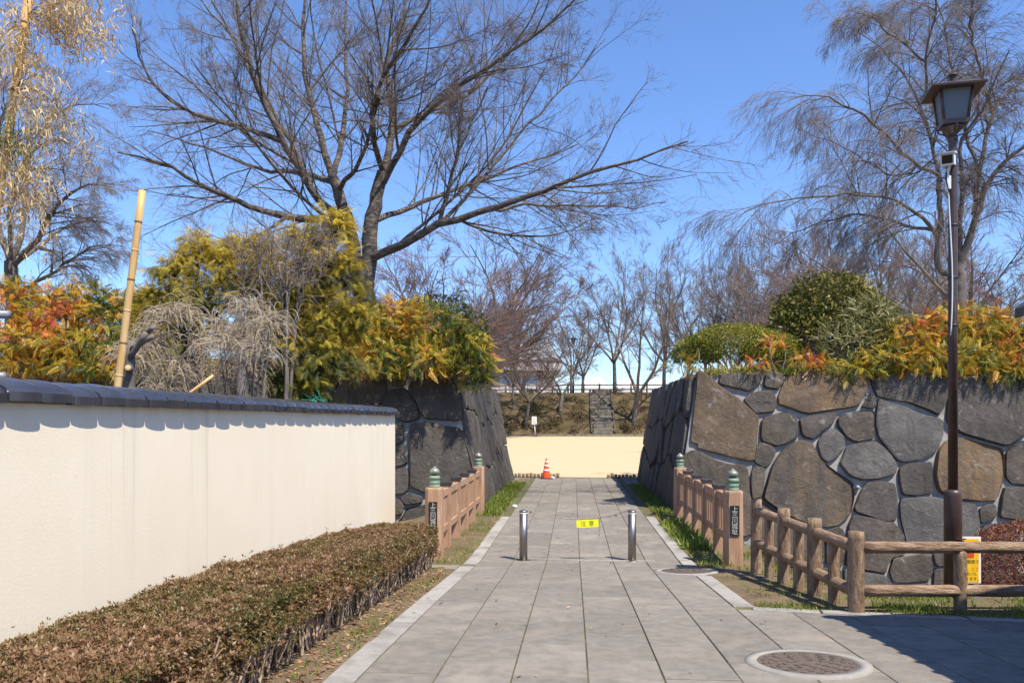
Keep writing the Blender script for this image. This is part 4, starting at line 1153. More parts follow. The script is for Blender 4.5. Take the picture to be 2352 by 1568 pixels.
# --- the big cherry tree on the left block
CD = 22.5
cherry = [
 ([(836,800,0),(836,690,0),(845,600,0),(852,510,.1),(872,440,.1),(880,395,.1)], .34, .19),
 ([(838,760,0),(825,640,-.2),(808,540,-.3),(785,465,-.3),(765,410,-.3)], .26, .17),
 ([(880,400,.1),(905,300,.6),(893,200,1.0),(882,140,1.2),(925,50,1.6),(940,-60,2)], .16, .05),
 ([(880,420,.1),(945,290,-.3),(1030,210,-.8),(1130,150,-1.3),(1260,60,-1.8),(1350,-30,-2)], .14, .03),
 ([(848,595,0),(900,575,-.5),(950,545,-.9),(1010,515,-1.2),(1130,480,-1.8),(1250,440,-2.2),(1390,385,-2.6),(1480,360,-2.8),(1580,325,-3)], .18, .022),
 ([(1008,516,-1.2),(1035,420,-1.4),(1062,330,-1.6),(1120,200,-1.8)], .09, .02),
 ([(865,505,.1),(900,490,.8),(960,470,1.6),(1060,430,2.6),(1200,380,3.4),(1330,330,4)], .12, .025),
 ([(803,525,-.3),(765,508,-.4),(700,500,-.9),(620,490,-1.5),(560,470,-1.9),(480,430,-2.3),(380,380,-2.8),(270,350,-3.1)], .17, .025),
 ([(797,505,-.3),(748,480,-.5),(715,430,-.8),(650,330,-1.4),(600,230,-1.8),(560,100,-2.2),(535,-40,-2.5)], .16, .05),
 ([(765,410,-.3),(735,320,0),(712,220,.3),(690,120,.6),(702,-40,1)], .15, .05),
 ([(775,440,-.3),(795,412,-.8),(838,360,-1.4),(860,250,-1.9),(850,120,-2.3)], .10, .03),
 ([(712,428,-.82),(655,300,-.2),(590,190,.6),(530,80,1.2),(440,-20,1.8)], .12, .03),
 ([(645,322,-1.43),(520,280,-1.6),(430,260,-2.2),(330,180,-2.6),(300,60,-3)], .10, .02),
 ([(770,420,-.3),(700,400,1.5),(600,390,3),(470,340,4.5),(340,300,5.5)], .12, .02),
 ([(765,410,-.3),(790,300,1.2),(800,180,2.2),(790,60,3),(800,-60,3.5)], .12, .04),
 ([(880,395,.1),(850,300,-1.2),(870,180,-2.6),(960,60,-3.6),(1010,-60,-4)], .12, .03),
 ([(900,300,.6),(980,260,1.4),(1080,220,2.2),(1180,120,3),(1240,0,3.6)], .10, .03),
 ([(1130,480,-1.8),(1200,470,-1.2),(1320,470,-.8),(1450,480,-.4),(1530,465,0)], .06, .015),
 ([(1010,515,-1.2),(1100,420,-.4),(1200,300,.4),(1300,200,1),(1390,90,1.5)], .08, .02),
]
traced_tree('cherry_tree', 'big bare spreading cherry tree with twin trunks rising behind the golden conifer', 'tree', cherry, D(836, 790, CD), CD, 3, M['bark'], M['twig'],
            counts=(14, 11, 6), wig=.075, up=.012, lens=(.46, .46, .46), extra=2, t0=.12, lk=.70)
# --- weeping cherry at the right
def zr(x, y, dd): return ((1800 + x / 1.96) / 1.10204, y / 2.16, dd)
WD_ = 23.0
weep = [
 ([zr(1232,1700,0), zr(1230,1450,0), zr(1226,1300,0)], .26, .20),
 ([zr(1228,1320,0), zr(1290,1180,-.2), zr(1303,1060,-.3), zr(1380,900,-.5), zr(1450,800,-.6), zr(1560,725,-.8), zr(1700,690,-1)], .19, .05),
 ([zr(1303,1060,-.3), zr(1325,850,.3), zr(1395,560,.8), zr(1450,470,1.1), zr(1560,390,1.5), zr(1680,360,2)], .13, .035),
 ([zr(1226,1380,0), zr(1145,1350,.1), zr(1108,1280,.1), zr(1130,1180,.1), zr(1142,1050,0), zr(1130,860,0)], .16, .11),
 ([zr(1128,1185,.1), zr(1100,1140,-.2), zr(1010,1040,-.7), zr(930,990,-1), zr(800,970,-1.4), zr(640,960,-1.8), zr(450,990,-2.2), zr(250,1000,-2.5), zr(110,1110,-2.7)], .10, .015),
 ([zr(1132,1150,.1), zr(1000,1130,.6), zr(890,1090,1), zr(700,1060,1.6), zr(450,1130,2), zr(300,1220,2.4)], .09, .015),
 ([zr(1132,870,0), zr(1020,820,-.5), zr(930,740,-.9), zr(800,600,-1.5), zr(650,500,-2), zr(480,470,-2.4), zr(340,520,-2.8)], .10, .015),
 ([zr(1140,900,0), zr(1080,600,.6), zr(960,350,1), zr(800,200,1.5), zr(620,110,2)], .10, .015),
 ([zr(1226,1330,0), zr(1245,900,-.2), zr(1230,700,-.2), zr(1340,560,-.6), zr(1385,450,-.8), zr(1480,250,-1.2)], .14, .03),
 ([zr(1230,760,-.2), zr(1090,560,-.6), zr(1050,300,-1), zr(1130,0,-1.6), zr(1150,-150,-2)], .10, .03),
 ([zr(1325,850,.3), zr(1250,620,1), zr(1190,330,1.5), zr(1140,30,2), zr(1060,-120,2.4)], .10, .03),
 ([zr(1395,560,.8), zr(1330,330,0), zr(1280,150,-.5), zr(1300,-80,-1)], .08, .03),
 ([zr(1050,300,-1), zr(900,180,-1.6), zr(760,60,-2), zr(660,60,-2.3)], .06, .015),
 ([zr(1020,820,-.5), zr(900,900,.5), zr(760,780,1.4), zr(600,700,2.2), zr(430,640,2.8)], .06, .015),
]
traced_tree('weeping_cherry', 'bare weeping cherry tree with drooping twigs behind the brown street lamp', 'tree', weep, D(2196, 790, WD_), WD_, 8, M['bark_grey'], M['twig_brown'],
            counts=(24, 14, 7), wig=.07, up=.0, droop=(.20, .36, .46), lens=(.36, .72, .72), t0=.10, extra=0, lk=.58, angs=((.5, 1.1), (.4, .9), (.3, .7)))
# --- weeping tree at the far left behind the dry bamboo
lw = [
 ([(20,900,0),(30,760,0),(25,600,0)], .26, .2), ([(25,610,0),(80,560,-.3),(120,480,-.6),(190,420,-1),(260,430,-1.4)], .13, .015),
 ([(25,610,0),(60,500,.5),(60,380,.8),(110,280,1.2),(180,230,1.5),(250,250,1.8)], .14, .015), ([(25,610,0),(-20,450,0),(-10,300,.3),(40,180,.6),(90,140,.8)], .14, .02),
 ([(28,680,0),(100,640,-.6),(160,600,-1),(215,560,-1.4),(260,560,-1.8)], .10, .012), ([(25,620,0),(120,540,1),(200,500,1.6),(270,520,2)], .09, .012),
 ([(25,600,0),(20,450,-1),(80,330,-1.6),(150,320,-2),(210,360,-2.4)], .10, .012), ([(30,700,0),(-40,600,-.5),(-90,520,-1),(-60,420,-1.4)], .09, .012)]
traced_tree('weeping_tree', 'bare drooping grey brown tree behind the dry bamboo', 'tree', lw, D(20, 860, 23.5), 23.5, 21, M['bark_grey'], M['twig_brown'],
            counts=(22, 14, 7), wig=.10, up=.01, lk=.7, droop=(.12, .28, .40), lens=(.36, .6, .6), t0=.2)

# --- generic far trees: a few prototypes, then placed copies
def proto(seed, H, spread, nl, twig, pink=False, lean=0.0, fork=.22, tw=1.0):
    rs = np.random.default_rng(seed); gT, gC = Geo(), Geo(); K = 12
    f0 = H * fork
    tp = resample([(0, 0, -.6), (lean * .2, 0, f0 * .4), (lean * .7, .05, f0)], 8); tubes(gT, tp[None], np.linspace(.030 * H * .62, .022 * H * .62, 8)[None], 8)
    s = np.repeat(tp[-1][None], nl, 0) - np.array((0, 0, .12)) + rs.normal(size=(nl, 3)) * .03; az = np.linspace(0, 2 * math.pi, nl, endpoint=False) + rs.uniform(0, 1, nl)
    el = rs.uniform(.55, 1.1, nl)
    d = np.stack([np.cos(az) * spread, np.sin(az) * spread, el * 1.2], 1)
    P = grow(s, d, H * (1 - fork) * rs.uniform(.8, 1.05, nl), K, .10, .03, rs); R = taper(np.full(nl, .0125 * H * .8), K, .16); tubes(gT, P, R, 6)
    s, d, ln, r = spawn(P, R, 10, .12, 1, .35, .85, rs, .46, .4, .55, .012, .05)
    P1 = grow(s, d, ln, 8, .11, .03, rs); R1 = taper(r, 8, .3); tubes(gT, P1, R1, 4)
    s, d, ln, r = spawn(P1, R1, 10, .1, 1, .35, .8, rs, .48, .3, .6, .009, .018)
    P2 = grow(s, d, ln, 5, .11, .03, rs); R2 = taper(r, 5, .45); tubes(gC, P2, R2, 3)
    s, d, ln, r = spawn(P2, R2, 10, .1, 1, .3, .8, rs, .5, .3, .6, .0075 * tw, .009)
    P3 = grow(s, d, ln, 3, .11, .03, rs); R3 = taper(r, 3, .6); tubes(gC, P3, R3, 3)
    return gT.mesh('trunk'), gC.mesh('crown')
PR = [proto(31, 13, .75, 5, 0), proto(32, 13, .95, 6, 0, lean=-.9), proto(33, 13, .7, 4, 0, lean=.6, fork=.16), proto(34, 12, 1.25, 7, 0), proto(35, 12, .5, 9, 0, fork=.1)]
for k, (a, b) in enumerate(PR):
    a.materials.append(M['bark_grey']); b.materials.append(M['twig_pink'] if k == 3 else M['twig_brown'])
def far_tree(k, px, d, ytop, label, base_y=None, group='bare trees around the field', wide=1.0):
    p = D(px, HY, d); z = hground(p[0], p[1]); H = EYE + (HY - ytop) / F_PX * d - z
    t = thing('bare_tree', label, 'tree', (0, 0, 0), group)
    for n_, me in zip(('trunk', 'crown'), PR[k]): obj(n_, me, None, t)
    s = H / (13.0 if k < 3 else 12.0) / 1.02 * (1.2 if k == 3 else 1.0)
    t.location = (p[0], p[1], z - .1); t.rotation_euler = (0, 0, (px * 1.7) % 6.28); t.scale = (s * wide, s * wide, s)
    return t
wl = 'tall bare tree on the embankment beyond the corner of the right stone wall'
for k, px, d, yt, w, lab in ((1, 1206, 71.5, 690, .9, 'bare tree low on the far bank, beside the white sign'), (2, 1286, 73.6, 660, .9, 'bare tree halfway up the far bank, between the white sign and the stone steps'),
        (0, 1312, 79, 680, .9, 'bare tree at the top of the far bank beside the small lantern lamp'), (2, 1338, 80, 640, .9, 'bare tree behind the far rail fence, near the head of the stone steps'),
        (0, 1412, 79, 575, .85, 'straight bare tree at the far rail fence with white tents behind it'), (2, 1455, 71.8, 570, .95, 'forked bare tree low on the far bank, across the steps from the white sign'),
        (0, 1525, 78, 560, .8, wl), (1, 1575, 80, 580, .8, wl), (0, 1620, 79, 590, .9, wl), (2, 1690, 76, 590, .9, wl), (0, 1178, 75, 700, .7, 'small bare tree on the far bank in front of the pale building')):
    far_tree(k, px, d, yt, lab, wide=w)
pl = 'reddish brown bare spreading tree behind the left stone wall'
for k, px, d, yt, w in ((3, 900, 42, 570, 1.0), (3, 1075, 66, 545, 1.1), (3, 1000, 64, 570, 1.1), (3, 950, 52, 590, .9), (3, 1040, 67, 600, 1.1)):
    far_tree(k, px, d, yt, pl, group='reddish bare trees behind the left block', wide=w)
rl = 'fine-twigged bare tree behind the bushes on the right stone wall'
for k, px, d, yt, w in ((4, 1840, 75, 510, 1.15), (4, 1960, 76, 480, 1.15), (0, 1760, 78, 560, 1.1), (4, 2080, 74, 540, 1.1), (0, 2230, 42, 480, 1.2), (3, 2330, 40, 420, 1.1), (0, 2160, 78, 560, 1.2), (4, 1900, 80, 560, 1.2), (4, 1780, 80, 590, 1.2), (4, 2420, 44, 520, 1.2), (0, 1700, 70, 600, 1.0)):
    far_tree(k, px, d, yt, {4: rl, 0: 'tall open-branched bare tree behind the bushes on the right stone wall', 3: 'wide spreading bare tree behind the weeping cherry'}[k], group='fine-twigged trees behind the right block', wide=w)

# ---------------------------------------------------------------- leaf templates (local Y = along the leaf)
def diamond(L=1.0, w=.4, z=.0, y0=0.0, tip=0.0):
    return [(0, y0, 0), (w / 2, y0 + L * .45, z), (0, y0 + L, tip), (-w / 2, y0 + L * .45, z)]
def tpl_pinnate():
    V = []; Fc = []
    def leaf(root, ang, L, w, z):
        c, s = math.sin(ang), math.cos(ang); n = len(V)
        for (a, b) in ((0, 0), (w, .42), (0, 1), (-w, .42)):
            x = root[0] + c * L * b + s * a; y = root[1] + s * L * b - c * a
            V.append((x, y, root[2] - z * b * b + .25 * abs(a)))
        Fc.append((n, n + 1, n + 2, n + 3))
    for i in range(6):
        y = .16 + .14 * i; z = -.28 * y * y
        for sg_ in (-1, 1): leaf((0, y, z), sg_ * (1.15 - .07 * i), .29 - .018 * i, .055, .06)
    leaf((0, .98, -.27), 0, .22, .055, .08)
    n = len(V); V += [(-.008, 0, 0), (.008, 0, 0), (.006, .98, -.27), (-.006, .98, -.27)]; Fc.append((n, n + 1, n + 2, n + 3))
    return np.array(V), np.array(Fc)
def tpl_spray():
    V = []; Fc = []
    def strip(p, ang, L, w, dz):
        n = len(V); c, s = math.sin(ang), math.cos(ang)
        V.extend([(p[0] - s * w * .5, p[1] + c * w * .5, p[2]), (p[0] + s * w * .5, p[1] - c * w * .5, p[2]),
                  (p[0] + c * L + s * w * .25, p[1] + s * L - c * w * .25, p[2] - dz), (p[0] + c * L - s * w * .25, p[1] + s * L + c * w * .25, p[2] - dz)])
        Fc.append((n, n + 1, n + 2, n + 3))
    for i in range(5):
        y = .08 + .17 * i; z = -.38 * y * y; L = .40 - .05 * i
        for sg_ in (-1, 1): strip((0, y, z), sg_ * (.72 - .03 * i), L, .046, .20)
    strip((0, 0, 0), 0, .55, .03, .10); strip((0, .5, -.1), 0, .5, .04, .30)
    return np.array(V), np.array(Fc)
def tpl_rosette(k=5, tilt=.6, w=.38):
    V = []; Fc = []
    for i in range(k):
        a = 2 * math.pi * i / k + .3 * (i % 2); el = tilt * (1 + .35 * ((i * 7) % 3 - 1)); n = len(V)
        for (t, s_) in ((.06, 0), (.55, w / 2), (1, 0), (.55, -w / 2)):
            r = t * math.cos(el); V.append((math.cos(a) * r - math.sin(a) * s_, t * math.sin(el), math.sin(a) * r + math.cos(a) * s_))
        Fc.append((n, n + 1, n + 2, n + 3))
    return np.array(V), np.array(Fc)
def tpl_pair():
    V = diamond(1, .45, .06) ; return np.array(V), np.array([(0, 1, 2, 3)])
def tpl_blade(w=.12):
    V = [(-w / 2, 0, 0), (w / 2, 0, 0), (w * .45, .55, .03), (-w * .45, .55, .03), (w * .05, 1, -.12), (-w * .05, 1, -.12)]
    return np.array(V), np.array([(0, 1, 2, 3), (3, 2, 4, 5)])
T_PIN, T_SPR, T_ROS, T_LEAF, T_BLADE = tpl_pinnate(), tpl_spray(), tpl_rosette(), tpl_pair(), tpl_blade()
def unit(n, rs, zmin=-1.0):
    v = rs.normal(size=(n * 3, 3)); v /= np.linalg.norm(v, axis=1, keepdims=True); v = v[v[:, 2] > zmin]
    while len(v) < n: v = np.concatenate([v, v])
    return v[:n]
def lobes_px(L, depth):
    """[(x,y,rx,ry,dd)] pixels -> centres and radii in metres"""
    out = []
    for (x, y, rx, ry, dd) in L:
        d = depth + dd; s = d / F_PX
        out.append((D(x, y, d), np.array((rx * s, max(.25, rx * s * .75), ry * s))))
    return out
def bush(name, label, cat_, lobes, tpl, dens, size, mat, seed, tone, droop=.3, spread=.7, inner=.70, zmin=-.45, up=0.0, group=None, stem_to=None, stemmat=None, rough_=.18, tscale=1.2):
    """dens: leaves per square metre of lobe surface; tone(pos, unit, rs) -> 0..1"""
    rs = np.random.default_rng(seed); g = Geo(); pc = np.mean([l[0] for l in lobes], 0)
    bz = min(l[0][2] - l[1][2] * .8 for l in lobes)
    base = (pc[0], pc[1], stem_to if stem_to is not None else bz)
    t = thing(name, label, cat_, base, group)
    st = Geo(); SP = []
    for c, r in lobes:
        area = 4 * math.pi * ((r[0] * r[1]) ** 1.6 / 3 + (r[0] * r[2]) ** 1.6 / 3 + (r[1] * r[2]) ** 1.6 / 3) ** (1 / 1.6)
        n = max(30, int(dens * area)); u = unit(n, rs, zmin)
        rad = rs.uniform(inner, 1.0, n) ** .7 * (1 + rough_ * wob(u * 2.2 + c, 1.3, seed) + rough_ * .5 * wob(u * 6 + c, 1.0, seed + 1))
        pos = c + u * r * rad[:, None]
        nd = u / r; nd /= np.linalg.norm(nd, axis=1, keepdims=True)
        dr = nd + rs.normal(size=(n, 3)) * spread; dr[:, 2] += up - droop
        R = frames(dr, nd + rs.normal(size=(n, 3)) * .35, None)
        instances(g, tpl[0], tpl[1], pos, R, size * rs.uniform(.7, 1.3, n), np.clip(tone(pos, u, rs), 0, 1))
        k = max(3, int(area * 1.2)); e = c + unit(k, rs, -.2) * r * .75
        b0 = np.array(base) + rs.normal(size=(k, 3)) * np.array((.15, .1, 0)) + (c - pc) * np.array((.55, .55, 0)); b0[:, 2] = base[2] - .05
        for q in range(k): SP.append(resample([b0[q], b0[q] * .5 + e[q] * .5 + rs.normal(size=3) * .08, e[q]], 7))
    g.build('foliage', mat, t, True, True)
    SP = np.array(SP); tubes(st, SP, np.linspace(.016, .005, 7)[None].repeat(len(SP), 0), 5); st.build('stem', stemmat or M['stem'], t)
    return t
def tone_mix(base, amp, seed, s=1.4, jit=.12, topgain=0.0):
    return lambda p, u, rs: base + amp * wob(p, s, seed) + rs.normal(size=len(p)) * jit + topgain * u[:, 2]
# --- pinnate-leaved bushes on the stone blocks
FD = 18.5
mah = [
 ('golden', [(30,700,85,60,.2),(110,730,90,65,0),(50,790,95,55,-.3),(130,800,80,45,-.4),(40,840,70,25,-.6),(140,845,70,22,-.6)], .66, 'golden orange leafy bush at the foot of the drooping tree, beside the bamboo'),
 ('olive', [(195,700,85,55,.6),(250,745,85,70,.2),(340,720,65,65,.6),(195,800,75,50,-.3),(270,820,70,45,-.2),(340,800,60,60,.2),(220,850,60,20,-.6),(330,850,70,20,-.4)], .46, 'olive and orange leafy bush behind the leaning bamboo pole'),
 ('orange', [(840,780,75,75,-.1),(900,745,85,55,.3),(870,830,80,50,-.5),(800,830,55,45,-.5),(790,760,50,50,.2)], .55, 'orange red leafy bush hanging over the dark stone wall beside the conifer'),
 ('gold', [(990,765,90,70,-.1),(1050,800,75,65,-.2),(1085,835,50,66,-.4),(960,830,75,45,-.6),(1095,870,32,45,-.5)], .50, 'golden leafy bush drooping over the corner of the dark stone wall'),
 ('right1', [(2080,780,70,55,-.1),(2030,830,65,42,-.4),(2130,835,80,48,-.5),(1970,850,60,26,-.5)], .50, 'orange leafy bush on the stone wall beside the bamboo grass'),
 ('right2', [(2170,765,65,65,-.1),(2240,755,75,62,0),(2200,830,80,48,-.5)], .56, 'orange leafy bush right behind the lamp pole on the stone wall'),
 ('right3', [(2310,800,75,75,-.1),(2390,790,80,80,0),(2290,850,75,42,-.6),(2350,865,65,42,-.6)], .57, 'golden leafy bush drooping low over the stone wall beyond the lamp'),
 ('low1', [(1562,835,32,32,-.1),(1590,800,24,24,.2)], .36, 'small orange green bush at the corner of the shaded stone wall'),
 ('low2', [(1775,790,35,24,-.35),(1850,830,45,20,-.4),(1900,840,40,16,-.5),(1745,835,40,14,-.4)], .66, 'thin reddish orange shrub low on the stone wall top'),
]
for i, (n_, L, b_, lab) in enumerate(mah):
    lo = lobes_px(L, FD + .3)
    bush('leafy_bush', lab, 'bush', lo, T_PIN, 100 if i < 7 else 75, .215 if i < 7 else .17, M['mahonia'], 200 + i, tone_mix(b_ - .14, .36, 50 + i, 2.6, .20), droop=.5, spread=.85, inner=.45, zmin=-.6,
         group='pinnate-leaved bushes on the stone walls', stem_to=TOPZ - .1)
# dark evergreens peeping behind the gold bush, camellia dome, clipped azalea, bamboo grass
bush('evergreen_shrub', 'dark green shrub peeping over the top of the golden bush', 'shrub', lobes_px([(1010,715,70,38,1.5),(1080,755,45,40,1.6),(930,720,40,30,1.6)], FD + 1), T_LEAF, 260, .085, M['camellia'], 300, tone_mix(.5, .2, 71, 2, .15), stem_to=TOPZ)
bush('camellia_bush', 'large dark green camellia dome above the right stone wall', 'bush', lobes_px([(1905,705,120,75,1.0),(1850,740,80,60,.8),(1970,730,85,65,.9),(1920,770,110,60,.4)], FD + 1), T_LEAF, 300, .115, M['camellia'], 301, tone_mix(.62, .25, 72, 2, .2, .15), droop=.2, rough_=.26, stem_to=TOPZ)
bush('azalea_bush', 'clipped yellow green dome bush on top of the right stone wall', 'bush', lobes_px([(1690,800,120,56,.3),(1600,815,55,42,.2),(1770,805,70,45,.4)], FD + .6), T_LEAF, 1100, .06, M['azalea'], 302, tone_mix(.45, .18, 73, 1.5, .14, .12), droop=0, spread=.9, rough_=.06, stem_to=TOPZ)
bush('bamboo_grass', 'tall pale green bamboo grass between the camellia and the orange bushes', 'bamboo grass', lobes_px([(2000,750,70,65,0),(1950,800,70,55,-.2),(2030,800,55,50,-.2)], FD + .6), T_BLADE, 200, .22, M['sasa'], 303, tone_mix(.5, .2, 74, 2, .22), droop=-.15, spread=.9, stem_to=TOPZ)
# red clipped bush behind the log fence
bush('red_bush', 'clipped dark red dome bush behind the log fence', 'bush', [(D(2345, 1275, 9.6) + np.array((.12, 0, -.06)), np.array((.78, .62, .46)))], T_LEAF, 3600, .030, M['redbush'], 304, lambda p, u, rs: .62 + .25 * u[:, 2] + rs.normal(size=len(p)) * .16 + .3 * (u[:, 2] < 0), droop=-.1, spread=.9, rough_=.05, inner=.75, zmin=-.9, stem_to=hground(*D(2345, 1275, 9.6)[:2]))
# --- golden conifers between the plaster wall and the stone block
con1 = [(350,690,45,35,0),(350,760,60,60,-.2),(400,612,55,34,0),(455,575,60,45,.2),(500,630,95,60,0),(560,570,75,45,.3),(470,690,110,60,-.2),(590,640,80,60,.1),(430,770,90,80,-.3),(380,680,50,40,.1)]
con2 = [(690,545,50,40,.3),(770,525,42,52,.2),(735,590,75,50,.1),(785,625,55,75,0),(700,660,90,60,.1),(750,730,80,70,-.2),(815,722,45,34,-.3),(650,760,100,70,-.1),(720,830,110,65,-.4),(620,860,100,50,-.4),(690,890,90,40,-.5),(640,700,80,60,-.2),(600,780,90,60,-.5),(760,800,60,60,-.3)]
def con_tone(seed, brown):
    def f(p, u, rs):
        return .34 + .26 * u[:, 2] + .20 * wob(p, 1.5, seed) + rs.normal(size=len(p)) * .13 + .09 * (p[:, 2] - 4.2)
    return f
cg = 'golden conifers behind the plaster wall'
def conifer(label, px, depth, seed, tseed):
    rs = np.random.default_rng(seed); g = Geo(); gs = Geo(); lo = lobes_px(px, depth); pc = np.mean([l[0] for l in lo], 0)
    base = np.array((pc[0], pc[1], -.1)); t = thing('golden_conifer', label, 'conifer', tuple(base), cg)
    top = max((l[0][2] + l[1][2] for l in lo))
    tube(gs, resample([base, base * .5 + pc * .5 + rs.normal(size=3) * .1, pc], 9), np.linspace(.13, .05, 9), 9)
    for c, r in lo:
        tube(gs, resample([pc * np.array((1, 1, 0)) + np.array((0, 0, max(.3, c[2] - 1.2))), (pc + c) / 2 - np.array((0, 0, .3)), c], 8), np.linspace(.05, .015, 8), 6)
        k = int(34 * (r[0] * r[2]) ** .5 / .5) + 10
        u = unit(k, rs, -.55); e = c + u * r * rs.uniform(.6, 1.42, (k, 1)); s0 = c + u * r * .1 + np.array((0, 0, -.15))
        m = (s0 + e) / 2 + np.array((0, 0, .10)); tt = np.linspace(0, 1, 8)[None, :, None]
        P = (1 - tt) ** 2 * s0[:, None] + 2 * tt * (1 - tt) * m[:, None] + tt ** 2 * (e + np.array((0, 0, -.05)))[:, None]
        tubes(gs, P, np.linspace(.010, .003, 8)[None].repeat(k, 0), 3)
        q = 16
        f = rs.uniform(.25, 1.0, (k, q)); i = np.clip((f * 7).astype(int), 0, 6); ar = np.arange(k)[:, None]
        pos = P[ar, i] + (P[ar, i + 1] - P[ar, i]) * (f * 7 - i)[..., None] + rs.normal(size=(k, q, 3)) * .035
        tan = P[ar, i + 1] - P[ar, i]; tan /= np.linalg.norm(tan, axis=2, keepdims=True)
        d = tan * .7 + rs.normal(size=(k, q, 3)) * .45; d[..., 2] -= .38
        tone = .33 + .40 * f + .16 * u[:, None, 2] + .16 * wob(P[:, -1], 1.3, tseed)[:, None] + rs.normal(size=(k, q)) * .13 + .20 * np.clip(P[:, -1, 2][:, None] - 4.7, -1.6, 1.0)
        n = k * q; instances(g, T_SPR[0], T_SPR[1], pos.reshape(-1, 3), frames(d.reshape(-1, 3), rs.normal(size=(n, 3)) * .5 + np.array((0, 0, 1.0))), .185 * rs.uniform(.55, 1.4, n), np.clip(tone.ravel(), 0, 1))
    g.build('foliage', M['conifer'], t, True, True); gs.build('trunk', M['twig_brown'], t)
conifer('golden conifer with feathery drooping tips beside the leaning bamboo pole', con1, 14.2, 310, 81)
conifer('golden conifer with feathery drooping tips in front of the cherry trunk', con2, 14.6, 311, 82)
# bare brown twigs inside the conifers
def twig_shrub(name, label, cat_, px, depth, n, seed, mat, L=(.5, 1.1)):
    rs = np.random.default_rng(seed); g = Geo(); gs = Geo()
    cs = np.array([D(x, y, depth + dd) for x, y, dd in px]); b0 = np.array((cs[:, 0].mean(), cs[:, 1].mean(), -.1))
    t = thing(name, label, cat_, tuple(b0))
    k = rs.integers(0, len(cs), n); s = cs[k] + rs.normal(size=(n, 3)) * np.array((.25, .2, .22)); d = rs.normal(size=(n, 3)); d[:, 2] = np.abs(d[:, 2]) + .4
    P = grow(s, d, rs.uniform(*L, n), 7, .16, .02, rs); tubes(g, P, taper(np.full(n, .008), 7, .35), 4)
    s, d, ln, r = spawn(P, taper(np.full(n, .008), 7, .35), 7, .1, 1, .4, 1.0, rs, .45, .12)
    P2 = grow(s, d, ln, 4, .15, .0, rs); tubes(g, P2, taper(np.full(len(P2), .0045), 4, .6), 3)
    for c in cs: tube(gs, resample([b0 + rs.normal(size=3) * np.array((.1, .1, 0)), (b0 + c) / 2 + rs.normal(size=3) * .15, c], 9), np.linspace(.05, .018, 9), 7)
    gs.build('trunk', M['bark_grey'], t); g.build('twigs', mat, t)
    return t
twig_shrub('bare_shrub', 'bare brown twiggy shrub among the golden conifers', 'shrub', [(600,640,0),(640,600,0),(660,670,-.1),(620,700,-.2),(690,620,.1),(560,660,0)], 13.7, 120, 330, M['twig_brown'])
# dead weeping shrub: pale drooping strands
rs = np.random.default_rng(41); g = Geo(); gs = Geo(); cl = [(330,800),(345,770),(380,730),(420,715),(560,705),(500,750),(555,770),(590,750),(460,800),(530,820),(400,840),(340,860),(480,860),(570,850),(430,880),(360,900),(540,890),(600,810),(300,815),(620,740),(585,800),(515,790)]
ds_b = D(560, 1000, 11.2); ds_b[2] = -.1
t = thing('dead_shrub', 'dead shrub with pale drooping straw-like strands behind the wall coping', 'shrub', tuple(ds_b))
for (x, y) in cl:
    c = D(x, y, 11.0 + rs.uniform(-.5, .5)); n = 85
    mid = (c + ds_b) / 2; mid[2] = c[2] - .35 * abs(c[2] - ds_b[2]) * .5
    tube(gs, resample([ds_b, ds_b * .6 + c * .4 + np.array((0, 0, .1)), c * .85 + ds_b * .15 + np.array((0, 0, .08)), c], 10), np.linspace(.034, .008, 10), 6)
    d = rs.normal(size=(n, 3)) * np.array((1, .8, .5)); d[:, 2] = np.abs(d[:, 2]) + .15
    P = grow(c + rs.normal(size=(n, 3)) * .07, d, rs.uniform(.22, .48, n), 8, .07, 0, rs, .62)
    tubes(g, P, taper(np.full(n, .0048), 8, .5), 3, rs.uniform(.35, 1, n))
g.build('strands', M['dead'], t, True, True); gs.build('branch', M['bark_grey'], t)
tube_b = Geo(); tube(tube_b, resample([D(560, 1030, 10.6), D(555, 890, 10.6), D(560, 790, 10.7)], 8), np.linspace(.10, .05, 8), 9); tube_b.build('trunk', M['bark_grey'], t)
# cut stump, bamboo pole, cut bamboo stick, scrap of green net
st_b = D(298, 1000, 9.6); st_b[2] = -.1
t = thing('tree_stump', 'tall cut grey stump with lopped branches beside the leaning bamboo pole', 'stump', tuple(st_b))
g = Geo(); knobbly(g, st_b, D(296, 782, 9.6), .072, seed=5, K=18); g.build('trunk', M['bark_grey'], t)
for a, b, r in (((300,820),(335,765),.035), ((335,765),(352,752),.03), ((303,800),(352,772),.028)):
    g = Geo(); knobbly(g, D(*a, 9.55), D(*b, 9.45), r, seed=6, K=6, S=9); g.build('branch', M['bark_grey'], t)
g = Geo(); a = D(299, 850, 9.53); knobbly(g, a, a + np.array((.03, -.10, .02)), .04, seed=7, K=4, S=12); br = g.build('branch_stub', M['bark_grey'], t)
g = Geo(); e = a + np.array((.03, -.104, .021)); lathe(g, (0, 0, 0), [(.034, 0), (.03, .004), (.004, .005)], 14); me = g.mesh('cut_face'); me.transform(Matrix.Translation(Vector(e)) @ Vector((.29, -.95, .19)).to_track_quat('Z', 'Y').to_matrix().to_4x4()); obj('cut_face', me, M['bambooleaf'] if False else plain('cut_wood', (.55, .36, .18), .8), br)
